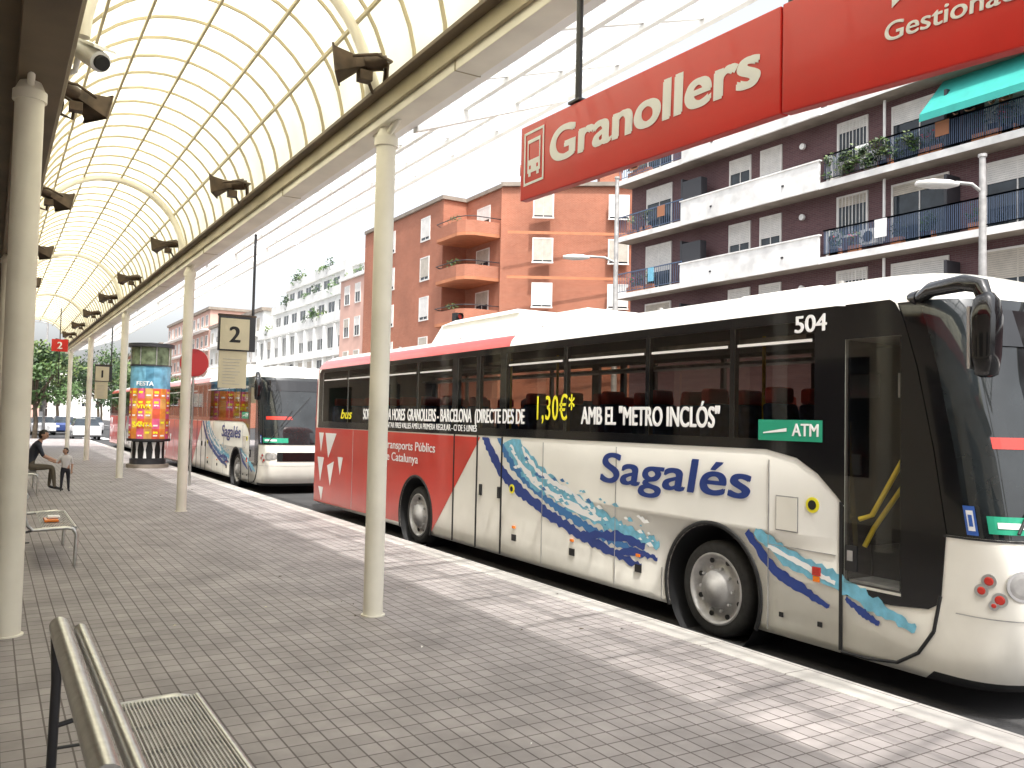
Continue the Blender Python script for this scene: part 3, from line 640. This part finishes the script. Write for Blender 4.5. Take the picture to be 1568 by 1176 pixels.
    pod(10.6,13.2,6.5,7.8,3.0,3.42,'buswhite');pod(10.9,12.9,6.6,7.7,3.41,3.50,'buswhite');pod(9.0,10.1,6.5,7.8,3.0,3.32,'buswhite');pod(5.5,6.5,6.7,7.6,3.0,3.2,'buswhite')
    for i in range(6): g.box(6.8,7.5,11.1+i*.3+dy,11.2+i*.3+dy,3.5,3.515,'black')
    for i in range(5): g.cyl((6.4,5+i*2.4+dy,3.0),(6.4,5+i*2.4+dy,3.14),.03,'rim',n=8)
    g.obj("roof_units",e,bevel=.03)
    return e
coach(0,True);coach(18.35,False);coach(36.0,False)
# ------------------------------------------------------------------ buildings
def window(g,O,a,n,s,z,w,h,shut=.4,frame='shutter',d=0):
    g.fbox(O,a,n,s-w/2,s+w/2,z,z+h,d,d+.01,'glass')
    t=.07
    for q in ((s-w/2-t,s-w/2,z-t,z+h+t),(s+w/2,s+w/2+t,z-t,z+h+t),(s-w/2,s+w/2,z+h,z+h+t),(s-w/2-.1,s+w/2+.1,z-t-.04,z-t*.3)): g.fbox(O,a,n,q[0],q[1],q[2],q[3],d-.01,d+.06,frame)
    g.fbox(O,a,n,s-.02,s+.02,z,z+h,d+.012,d+.03,frame)
    if shut>0:
        k=int(h*shut/.07);sk='shutter' if random.random()<.7 else 'shutterd'
        for i in range(k): g.fbox(O,a,n,s-w/2,s+w/2,z+h-(i+1)*.07+.008,z+h-i*.07,d+.032,d+.045,sk)
def railing(g,O,a,n,s0,s1,z,d,k='rail',step=.13):
    g.fbox(O,a,n,s0,s1,z+.95,z+1.0,d-.02,d+.02,k);g.fbox(O,a,n,s0,s1,z+.08,z+.11,d-.01,d+.01,k)
    s=s0
    while s<s1: g.fbox(O,a,n,s-.009,s+.009,z+.1,z+.96,d-.009,d+.009,k);s+=step
ap=empty("brick_apartment_building");O=(27.0,0);a=(0,1);nn=(-1,0)
g=MB();g.box(27.0,40,-30,33.5,-.1,16.5,'brickp');g.box(26.8,40,-30,33.7,16.5,16.9,'concrete');g.obj("walls",ap)
g=MB();gw=MB();gr=MB();gp=MB()
floors=[5.3,8.1,10.9,13.7]
for z in floors:
    g.fbox(O,a,nn,-30,33.6,z-.22,z-.02,-.02,.9,'concrete');g.fbox(O,a,nn,-30,33.62,z-.24,z-.0,.9,.93,'bwhite')
    for base in (0,-22):
        rs=lambda v: max(.1,min(1,v+random.uniform(-.3,.3)))
        g.fbox(O,a,nn,21.3+base,28.8+base,z-.25,z+.80,.93,1.02,'bwhite')
        g.fbox(O,a,nn,21.25+base,28.85+base,z+.80,z+.85,.90,1.06,'bwhite')
        for s in (26.9,23.0): gr.fbox(O,a,nn,s+base-.05,s+base+.05,z+.2,z+.27,1.02,1.06,'darkpost')
        railing(gr,O,a,nn,28.85+base,33.5+base if base==0 else 43.2+base,z,.88)
        railing(gr,O,a,nn,11.6+base,21.2+base,z,.88)
        gr.fbox(O,a,nn,28.9+base,29.0+base,z,z+1.9,.1,.85,'darkpost');gr.fbox(O,a,nn,27.7+base,28.88+base,z+.9,z+1.75,.5,.86,'darkpost');gr.fbox(O,a,nn,16.4+base,16.5+base,z,z+2.0,.1,.85,'darkpost')
        gr.fbox(O,a,nn,21.0+base,21.1+base,z,z+1.0,.1,.85,'bwhite')
        window(gw,O,a,nn,31.4+base,z+.1,1.7,2.1,rs(.55))
        window(gw,O,a,nn,26.2+base,z+1.15,1.1,1.1,rs(.7));window(gw,O,a,nn,24.5+base,z+1.15,1.0,1.1,rs(.8))
        window(gw,O,a,nn,20.6+base,z+.9,1.2,1.4,.3);window(gw,O,a,nn,17.9+base,z+.1,2.0,2.15,rs(.45));window(gw,O,a,nn,14.6+base,z+.1,1.9,2.1,rs(.5))
        window(gw,O,a,nn,11.9+base,z+.1,1.6,2.1,rs(.2))
        gr.fbox(O,a,nn,19.3+base,20.0+base,z+.3,z+.85,.05,.4,'bwhite');c=(27.0-.41,19.65+base,z+.58);gr.cyl(c,(c[0]-.01,c[1],c[2]),.2,'darkpost')
        gr.cyl((26.9,22.8+base,z+1.9),(26.8,22.8+base,z+1.9),.12,'bwhite')
        for i in range(8): gr.fbox(O,a,nn,20.05+base+i*.15,20.07+base+i*.15,z+.9,z+2.3,.12,.14,'bwhite')
    gr.cyl((26.6,19.0,z-2.5),(26.6,19.0,z-.3),.05,'bwhite')
    for i in range(14):
        s=random.uniform(12,21) if i<11 else random.uniform(30,33)
        gp.fbox(O,a,nn,s-.2,s+.2,z+.02,z+.26,.56,.82,'brickband')
        gp.leaves((26.3,s,z+.5+random.random()*.3),(.2,.35,.35),70,random.choice(['greenl','greend','greeny']),.07)
        if random.random()<.4: gp.leaves((26.15,s,z+.6),(.15,.3,.2),12,'pinkfl',.05)
for i in range(60): gp.leaves((26.05,17.4+random.uniform(0,3.6),10.9+random.uniform(.2,.95)),(.12,.25,.2),25,random.choice(['greenl','greend','greeny']),.07)
for i in range(10):
    s=random.choice([random.uniform(29.5,33),random.uniform(12,20.5)]);z=random.choice(floors);gp.fbox(O,a,nn,s,s+random.uniform(.3,.6),z+random.uniform(.3,.5),z+.97,.905,.92,random.choice(['shirtw','teal','lblue','dwhite','tan']))
g.obj("balcony_slabs",ap);gw.obj("windows",ap);gr.obj("railings_and_screens",ap);gp.obj("potted_plants",ap,fix=False)
g=MB();g.add([(26.9,17.0,13.5),(26.9,11.2,13.5),(25.6,11.2,12.1),(25.6,17.0,12.1)],[(0,1,2,3)],'teal');g.add([(25.6,17.0,12.1),(25.6,11.2,12.1),(25.58,11.2,11.85),(25.58,17.0,11.85)],[(0,1,2,3)],'teal');g.obj("awning",ap,fix=False)
rb=empty("brick_corner_building");P0=Vector((25.6,46.6));aa=Vector((.856,-.517));nn2=(-.517,-.856)
W=13
def prism(g,pts,z0,z1,k):
    n=len(pts);vs=[(q[0],q[1],z0) for q in pts]+[(q[0],q[1],z1) for q in pts]
    g.add(vs,[tuple(range(n)),tuple(range(n,2*n))]+[(i,(i+1)%n,n+(i+1)%n,n+i) for i in range(n)],k)
g=MB()
rec=[P0+Vector((1.6,0.2)),P0+aa*W,Vector((42,66)),Vector((25.6,66)),Vector((25.6,51.8)),Vector((27.4,51.8)),Vector((27.4,46.9))]
prism(g,rec,-.1,16.6,'brickr');prism(g,[(q[0]-.15,q[1]-.15) for q in rec],16.6,16.85,'concrete')
g.obj("walls",rb)
g=MB();gr=MB()
for z in (5.2,8.0,10.8,13.6):
    for s in (3.9,8.6,12.0): window(g,P0,aa,nn2,s,z+.9,1.15,1.4,1.0 if random.random()<.7 else .5)
    g.fbox(P0,aa,nn2,1.7,W,z-.2,z-.02,0,.03,'brickband')
    for s in (54.5,60.5): window(g,(25.6,0),(0,1),(-1,0),s,z+.7,1.3,1.5,.9)
    window(g,(27.4,0),(0,1),(-1,0),49.4,z+.05,1.6,2.1,.4)
    pts=[(27.4,51.5),(25.2,51.5),(24.8,51.1),(24.8,48.2),(25.1,47.6),(25.6,47.3),(27.4,47.2)]
    prism(gr,pts,z-.2,z,'brickband')
    for q in range(len(pts)-1):
        A,B=Vector(pts[q]),Vector(pts[q+1]);d=(B-A).normalized();nm=Vector((-d.y,d.x))
        gr.hexa([(A.x,A.y,z),(B.x,B.y,z),(B.x+nm.x*.1,B.y+nm.y*.1,z),(A.x+nm.x*.1,A.y+nm.y*.1,z),(A.x,A.y,z+.75),(B.x,B.y,z+.75),(B.x+nm.x*.1,B.y+nm.y*.1,z+.75),(A.x+nm.x*.1,A.y+nm.y*.1,z+.75)],'brickr')
        gr.cyl((A.x,A.y,z+1.0),(B.x,B.y,z+1.0),.03,'darkpost',n=6)
    gr.leaves((25,49,z+1),(.3,1,.25),80,'greenl',.08)
g.obj("windows",rb);gr.obj("balconies",rb)
g=MB()
for s in (2.5,5,7.5,10): g.fbox(P0,aa,nn2,s,s+1.4,16.85,17.9,-3,-1.2,'brickr');g.fbox(P0,aa,nn2,s-.1,s+1.5,17.9,18.05,-3.1,-1.1,'brickband')
g.cyl((31,50,16.8),(31,50,20),.03,'darkpost');
for i in range(5): g.cyl((30.5,50,18.6+i*.25),(31.5,50,18.6+i*.25),.012,'darkpost',n=5)
g.obj("roof_stacks",rb)
pb=empty("pink_apartment_building");g=MB();g.box(25.8,38,66.05,72,-.1,13.5,'pink');g.box(25.6,38,66.1,72.1,13.5,13.8,'stucco')
for z in (2.5,5.3,8.1,10.9):
    for s in (67.8,70.3): window(g,(25.8,0),(0,1),(-1,0),s,z+.5,1.1,1.5,.5)
g.obj("walls_and_windows",pb)
wb=empty("white_terraced_building");g=MB();gp=MB()
g.box(26.6,40,72.2,101,-.1,10.4,'stucco');g.box(28,40,73,101,10.4,13.4,'stucco');g.box(29.5,40,76,101,13.4,16.3,'stucco');g.box(31,40,78,100,16.3,17.8,'signdark')
for z in (1.8,4.7,7.6):
    g.box(26.2,26.6,72,101,z-.3,z,'stucco')
    s=73.5
    while s<100:
        window(g,(26.6,0),(0,1),(-1,0),s,z+.5,1.9,1.9,.0 if random.random()<.7 else .5,'stucco');g.box(26.25,26.6,s+1.2,s+1.5,z,z+2.6,'stucco');s+=2.9
for (x,z,y0) in ((26.4,10.4,72.2),(27.9,13.4,73),(29.4,16.3,76)):
    g.box(x-.1,x+.1,y0,101,z,z+.9,'stucco')
    for i in range(7): gp.leaves((x+.1,random.uniform(y0,100),z+.9+random.random()*.4),(.5,random.uniform(.6,1.5),random.uniform(.3,1.1)),60,random.choice(['greenl','greend','greeny']),.17)
for (x,z,y0) in ((28,10.4,73),(29.5,13.4,76)):
    s=y0+1.5
    while s<100: window(g,(x,0),(0,1),(-1,0),s,z+.5,1.9,2.0,.0,'stucco');s+=3
g.box(29,40,79,80,10.4,18.2,'stucco')
g.obj("walls_and_windows",wb);gp.obj("terrace_plants",wb,fix=False)
for (x0,x1,y0,y1,h,k) in ((27,40,101.5,130,14.0,'stucco'),(27,40,130.5,165,17,'pink'),(26,40,166,215,14,'brickr'),(-2,10,235,260,15,'pink'),(12,26,240,260,12,'stucco'),(-20,-6,120,160,12,'brickr')):
    e=empty("apartment_building");g=MB();g.box(x0,x1,y0,y1,-.1,h,k);g.box(x0-.3,x1,y0-.3,y1+.1,h,h+.4,'concrete')
    for z in range(2,int(h)-2,3):
        s=y0+2
        while s<y1-1: window(g,(x0,0),(0,1),(-1,0),s,z+.8,1.4,1.5,random.choice([0,.5,1]));s+=3.1
        s=x0+2
        while s<x1-1: window(g,(0,y0),(1,0),(0,-1),s,z+.8,1.4,1.5,random.choice([0,.5,1]));s+=3.1
        g.fbox((x0,0),(0,1),(-1,0),y0+.5,y1-.5,z,z+.2,0,.9,'bwhite')
    g.obj("walls_and_windows",e)
# ------------------------------------------------------------------ trees
def tree(x,y,h,cr,nl=2600):
    e=empty("street_tree");g=MB();th=h*.35
    g.tube([(x,y,-.15),(x+.05,y,th*.5),(x-.05,y+.05,th),(x,y,h*.75)],[.17,.14,.11,.04],'bark',8)
    cl=[]
    for i in range(9):
        t=i*2.4;r_=cr*random.uniform(.35,.8);z=th+(h-th)*random.uniform(.15,.9);c=(x+r_*math.cos(t),y+r_*math.sin(t),z);cl.append(c)
        g.tube([(x,y,th*random.uniform(.8,1.3)),((x+c[0])/2,(y+c[1])/2,(th+z)/2+.2),c],[.07,.05,.02],'bark',6)
    cl.append((x,y,h-cr*.3));g.obj("trunk",e)
    g=MB()
    for c in cl:
        for q in range(3):
            cc=(c[0]+random.uniform(-.4,.4)*cr,c[1]+random.uniform(-.4,.4)*cr,c[2]+random.uniform(-.3,.3)*cr)
            g.leaves(cc,(cr*.42,cr*.42,cr*.32),nl//30,random.choice(['greenl','greend','greeny']),.16)
    g.obj("foliage",e,fix=False)
for x,y,h,c in ((2.6,66,6.0,2.0),(.4,74,7,2.6),(5.2,88,7,2.6),(10,72,6.5,2.3),(4.0,105,8,3),(9.5,98,8,3),(12,120,8,3),(20,130,8,2.7)): tree(x,y,h,c)
# ------------------------------------------------------------------ street lamps, traffic lights
def lamp(x,y,h,zs,arm):
    e=empty("street_lamp");g=MB();g.cyl((x,y,-.15),(x,y,1),.11,'rim');g.cyl((x,y,1),(x,y,h),.085,'rim',.05);g.cyl((x,y,h),(x,y,h+.05),.07,'rim')
    d=Vector((-.856,.517,0));p=Vector((x,y,zs));g.tube([p,p+d*arm*.4+Vector((0,0,.14)),p+d*arm+Vector((0,0,.16))],.03,'rim')
    q=p+d*arm+Vector((0,0,.13));vs=[]
    for i,(s_,w,hh) in enumerate(((-.05,.04,.03),(.12,.13,.07),(.4,.15,.08),(.65,.08,.04))):
        c=q+d*s_;r_=Vector((d.y,-d.x,0))
        for t in range(10):
            an=2*math.pi*t/10;vs.append(c+r_*w*math.cos(an)+Vector((0,0,hh*math.sin(an))))
    g.add(vs,[(i*10+j,i*10+(j+1)%10,(i+1)*10+(j+1)%10,(i+1)*10+j) for i in range(3) for j in range(10)]+[tuple(range(10)),tuple(range(30,40))],'shutter',True)
    g.obj("pole_and_head",e)
lamp(14,18.0,8.3,6.05,.75);lamp(14,8.15,6.4,5.8,.45);lamp(19,75,9,8.8,1.6);lamp(3.2,68,8,7.8,1.2)
e=empty("traffic_light");g=MB();x,y=14.5,28
g.cyl((x,y,-.15),(x,y,5.0),.06,'darkpost');g.box(x-.16,x+.16,y-.16,y+.1,4.8,5.7,'black')
for i,k in enumerate(('green','orange','redlens')): g.cyl((x,y-.16,4.95+i*.3),(x,y-.18,4.95+i*.3),.1,k);g.cyl((x,y-.18,4.95+i*.3),(x,y-.3,4.97+i*.3),.12,'black',caps=False)
g.obj("pole_and_signals",e)
# ------------------------------------------------------------------ cars
def car(x,y,k):
    e=empty("parked_car");g=MB();st=[(-2.1,.35,.75,.78),(-1.9,.25,.9,.95),(-1.2,.2,.95,1.42),(.3,.2,.98,1.46),(1.0,.2,.92,1.0),(1.9,.25,.85,.85),(2.1,.35,.7,.6)]
    vs=[]
    for (yy,z0,zb,zt) in st:
        tw=.62 if zt>1.2 else .8;zt2=max(zt,zb)
        vs+=[(x-.85,y+yy,z0-.15),(x-.86,y+yy,.6-.15),(x-.84,y+yy,zb-.15),(x-tw,y+yy,zt2-.15),(x+tw,y+yy,zt2-.15),(x+.84,y+yy,zb-.15),(x+.86,y+yy,.6-.15),(x+.85,y+yy,z0-.15)]
    for i in range(len(st)-1):
        for j in range(8):
            kk=k
            if j in (2,4) and i in (1,2,3): kk='glass'
            if j==3 and i in (1,3): kk='glass'
            g.add([vs[i*8+j],vs[i*8+(j+1)%8],vs[(i+1)*8+(j+1)%8],vs[(i+1)*8+j]],[(0,1,2,3)],kk)
    g.add(vs[:8],[tuple(range(8))],k);g.add(vs[-8:],[tuple(range(8))],k)
    for sx in (-1,1):
        for yy in (-1.3,1.3): g.rev((x+sx*.72,y+yy,.17),(sx,0,0),[(.2,.0),(.32,0),(.32,.14),(.22,.16),(.02,.15)],'tyre',20);g.cyl((x+sx*.86,y+yy,.17),(x+sx*.885,y+yy,.17),.19,'alu')
        g.box(x+sx*.55-.15,x+sx*.55+.15,y-2.12,y-2.08,.45,.6,'dwhite')
    g.obj("body",e)
car(5.6,66,'carwhite');car(8.3,63,'carsilver');car(5.2,80,'carblue');car(7.6,84,'carsilver');car(3.6,78,'carwhite')
# ------------------------------------------------------------------ people
def human(name,J,sc,regions,hair='hair',headdir=(0,-1,0)):
    e=empty(name);names=list(J.keys());names.remove('pelvis');names=['pelvis']+names
    vs=[Vector(J[n]) for n in names];rad={'pelvis':.125,'spine':.12,'chest':.135,'neck':.05,'headb':.055,'shoulder':.062,'elbow':.042,'wrist':.028,'palm':.032,'hip':.085,'knee':.058,'ankle':.038,'heel':.035,'toe':.03}
    rr=[rad[n.split('_')[0]]*sc for n in names];I={n:i for i,n in enumerate(names)};ed=[('pelvis','spine'),('spine','chest'),('chest','neck'),('neck','headb')]
    for s_ in 'LR': ed+=[('chest','shoulder_'+s_),('shoulder_'+s_,'elbow_'+s_),('elbow_'+s_,'wrist_'+s_),('wrist_'+s_,'palm_'+s_),('pelvis','hip_'+s_),('hip_'+s_,'knee_'+s_),('knee_'+s_,'ankle_'+s_),('ankle_'+s_,'toe_'+s_)]
    E=[(I[a],I[b]) for a,b in ed];seg=[(vs[a],vs[b],ed[i]) for i,(a,b) in enumerate(E)]
    for s_ in 'LR':
        w=Vector(J['wrist_'+s_]);p=Vector(J['palm_'+s_]);d=(p-w).normalized();sd=d.orthogonal().normalized();cu=d.cross(sd)
        for q in range(5):
            L_=[.05,.075,.082,.075,.055][q]*sc;off=sd*((q-2)*.02*sc);dd=(d+ (sd*-1.0 if q==0 else sd*(q-2)*.12)).normalized()
            a=p+off*.6;b=a+dd*L_*.6;c=b+(dd+cu*.5).normalized()*L_*.5;i0=len(vs);vs+=[b,c];rr+=[.010*sc,.008*sc];E+=[(I['palm_'+s_],i0),(i0,i0+1)];seg+=[(p,b,('palm','f')),(b,c,('palm','f'))]
    me=bpy.data.meshes.new("body");me.from_pydata(vs,E,[]);ob=bpy.data.objects.new("body",me);S.collection.objects.link(ob)
    md=ob.modifiers.new("skin",'SKIN');md.use_smooth_shade=True
    for i,sv in enumerate(me.skin_vertices[0].data): sv.radius=(rr[i],rr[i]);sv.use_root=(i==0)
    sb=ob.modifiers.new("sub",'SUBSURF');sb.levels=1;sb.render_levels=1
    m2=evalmesh(ob);ob.modifiers.clear();ob.data=m2;m2.materials.clear();ks=[]
    for pl in m2.polygons:
        best=None;bd=1e9
        for A,B,nm in seg:
            ab=B-A;t=max(0,min(1,(pl.center-A).dot(ab)/max(ab.length_squared,1e-9)));dd=(pl.center-(A+ab*t)).length
            if dd<bd: bd=dd;best=(nm,t)
        nm,t=best;b_=nm[1].split('_')[0];k=regions.get(b_,regions['default'])
        if b_=='toe': k='shoe'
        if nm[0]=='palm' or b_ in('palm','headb'): k='skin'
        if k not in ks: ks.append(k)
        pl.material_index=ks.index(k);pl.use_smooth=True
    for k in ks: m2.materials.append(M[k])
    ob.parent=e
    g=MB();hb=Vector(J['headb']);hd=Vector(headdir).normalized();up=(hb-Vector(J['neck'])).normalized();up=(up+Vector((0,0,1.2))).normalized();rt=hd.cross(up).normalized();hd=up.cross(rt)
    c=hb+up*.085*sc+hd*.015*sc;vs=[];N=18;Mm=14
    hfs=[];sfs=[]
    for i in range(Mm+1):
        ph=math.pi*i/Mm
        for j in range(N):
            th_=2*math.pi*j/N;x=math.sin(ph)*math.cos(th_);y=math.sin(ph)*math.sin(th_);z=math.cos(ph)
            w=.078*(1-.18*max(0,-z));dpt=.098*(1-.1*max(0,-z));px_=x*w;py_=y*dpt;pz_=z*.118
            if y>.8 and abs(x)<.35 and -.25<z<.15: py_+=.016
            if y>.7 and abs(x)<.45 and -.62<z<-.4: py_+=.006
            vs.append(c+(rt*px_+hd*py_+up*pz_)*sc)
    for i in range(Mm):
        for j in range(N):
            f=(i*N+j,i*N+(j+1)%N,(i+1)*N+(j+1)%N,(i+1)*N+j);ph=math.pi*(i+.5)/Mm;th_=2*math.pi*(j+.5)/N;y=math.sin(ph)*math.sin(th_);z=math.cos(ph)
            (hfs if (z>.55 or y<-.05 and z>-.55 or (y<.35 and z>.2)) else sfs).append(f)
    g.add(vs,sfs+hfs,'skin',True);hv=[c+(v-c)*1.09 for v in vs];g.add(hv,hfs,hair,True)
    for sx in (-1,1):
        q=c+rt*.032*sx*sc+hd*.088*sc+up*.012*sc;g.cyl(q,q+hd*.006*sc,.011*sc,'black',n=8)
        q=c+rt*.078*sx*sc;g.cyl(q-hd*.01*sc,q+rt*.012*sx*sc,.026*sc,'skin',.018*sc,n=10)
    q=c+hd*.088*sc-up*.06*sc;g.tube([q-rt*.022*sc,q+hd*.004*sc,q+rt*.022*sc],.005*sc,'tan',6)
    g.obj("head",e,fix=False);return e
bx,by=.80,22.3
human("seated_man",{'pelvis':(bx,by,.56),'spine':(bx+.03,by,.76),'chest':(bx+.13,by-.01,.98),'neck':(bx+.2,by-.02,1.13),'headb':(bx+.23,by-.03,1.19),
 'shoulder_L':(bx+.16,by+.18,1.05),'elbow_L':(bx+.28,by+.24,.80),'wrist_L':(bx+.50,by+.14,.70),'palm_L':(bx+.57,by+.10,.67),
 'shoulder_R':(bx+.16,by-.2,1.05),'elbow_R':(bx+.26,by-.26,.80),'wrist_R':(bx+.48,by-.16,.70),'palm_R':(bx+.55,by-.12,.67),
 'hip_L':(bx+.04,by+.1,.54),'knee_L':(bx+.46,by+.16,.54),'ankle_L':(bx+.42,by+.17,.09),'toe_L':(bx+.60,by+.19,.035),
 'hip_R':(bx+.04,by-.1,.54),'knee_R':(bx+.47,by-.15,.55),'ankle_R':(bx+.52,by-.15,.09),'toe_R':(bx+.70,by-.17,.035)},1.0,
 {'default':'shirtd','shoulder':'shirtd','elbow':'shirtd','wrist':'skin','hip':'trousers','knee':'trousers','ankle':'trousers'},headdir=(1,-.25,-.1))
cx,cy=1.52,22.1;k=.56
def ch(x,y,z): return (cx+x*k,cy+y*k,z*k)
human("standing_child",{'pelvis':ch(0,0,.88),'spine':ch(0,0,1.05),'chest':ch(0,.01,1.28),'neck':ch(0,0,1.47),'headb':ch(0,0,1.53),
 'shoulder_L':ch(-.19,0,1.38),'elbow_L':ch(-.34,-.02,1.16),'wrist_L':ch(-.5,-.08,1.22),'palm_L':ch(-.57,-.1,1.25),
 'shoulder_R':ch(.19,0,1.38),'elbow_R':ch(.25,.0,1.1),'wrist_R':ch(.22,-.1,.88),'palm_R':ch(.22,-.13,.80),
 'hip_L':ch(-.1,0,.85),'knee_L':ch(-.12,-.02,.47),'ankle_L':ch(-.13,.0,.09),'toe_L':ch(-.16,-.2,.035),
 'hip_R':ch(.1,0,.85),'knee_R':ch(.12,-.03,.47),'ankle_R':ch(.14,0,.09),'toe_R':ch(.16,-.2,.035)},.64,
 {'default':'shirtw','shoulder':'shirtw','elbow':'shirtw','wrist':'skin','hip':'pantsd','knee':'pantsd','ankle':'pantsd'},headdir=(-.8,-.5,0))
def stander(name,cx,cy,z0,shirt,pants,hd):
    def c_(x,y,z): return (cx+y,cy+x,z0+z)
    human(name,{'pelvis':c_(0,0,.92),'spine':c_(0,0,1.08),'chest':c_(0,-.02,1.3),'neck':c_(0,-.05,1.48),'headb':c_(0,-.07,1.54),
 'shoulder_L':c_(-.19,-.03,1.4),'elbow_L':c_(-.3,-.12,1.15),'wrist_L':c_(-.22,-.34,1.06),'palm_L':c_(-.2,-.42,1.05),
 'shoulder_R':c_(.19,-.03,1.4),'elbow_R':c_(.3,-.12,1.15),'wrist_R':c_(.22,-.34,1.06),'palm_R':c_(.2,-.42,1.05),
 'hip_L':c_(-.1,0,.88),'knee_L':c_(-.11,-.03,.48),'ankle_L':c_(-.12,.0,.09),'toe_L':c_(-.14,-.2,.035),
 'hip_R':c_(.1,0,.88),'knee_R':c_(.12,-.04,.48),'ankle_R':c_(.13,0,.09),'toe_R':c_(.15,-.2,.035)},1.0,
 {'default':shirt,'shoulder':shirt,'elbow':shirt,'wrist':'skin','hip':pants,'knee':pants,'ankle':pants},headdir=hd)
stander("person_on_balcony",26.5,14.75,10.9,'tan','trousers',(-1,0,0));stander("person_on_balcony",26.5,15.9,10.9,'pantsd','pantsd',(-1,.3,0))
# ------------------------------------------------------------------ light
sd=Vector((-.13,-.42,.9)).normalized();el=math.asin(sd.z);az=math.atan2(sd.x,sd.y)
w=bpy.data.worlds.new("World");S.world=w;w.use_nodes=True;nt=w.node_tree;bg=nt.nodes["Background"];sky=nt.nodes.new("ShaderNodeTexSky");sky.sky_type='NISHITA';sky.sun_disc=False;sky.sun_elevation=el;sky.sun_rotation=az
sky.air_density=1.0;sky.dust_density=5.0;sky.ozone_density=1
hs_=nt.nodes.new("ShaderNodeHueSaturation");hs_.inputs["Saturation"].default_value=.22;hs_.inputs["Value"].default_value=2.5
nt.links.new(sky.outputs[0],hs_.inputs["Color"]);nt.links.new(hs_.outputs[0],bg.inputs[0]);bg.inputs[1].default_value=.15
l=bpy.data.lights.new("sun",'SUN');l.energy=5;l.angle=math.radians(.8);l.color=(1,.96,.89);lo=bpy.data.objects.new("sun",l);S.collection.objects.link(lo);lo.rotation_euler=sd.to_track_quat('Z','Y').to_euler()
# ------------------------------------------------------------------ camera
f=1320.0;r=.022;th=math.radians(31.133);p=math.radians(2.367)
F=Vector((math.sin(th)*math.cos(p),math.cos(th)*math.cos(p),math.sin(p)));R=Vector((math.cos(th),-math.sin(th),0));U=R.cross(F)
R2=R*math.cos(r)+U*math.sin(r);U2=U*math.cos(r)-R*math.sin(r)
cd=bpy.data.cameras.new("camera");cam=bpy.data.objects.new("camera",cd);S.collection.objects.link(cam)
mm=Matrix((R2,U2,-F)).transposed().to_4x4();mm.translation=Vector((0,0,1.85));cam.matrix_world=mm
cd.lens=36*f/1568;cd.sensor_width=36;cd.clip_end=2000;cd.clip_start=.05
S.camera=cam
S.view_settings.view_transform='Standard';S.view_settings.look='None';S.view_settings.exposure=0
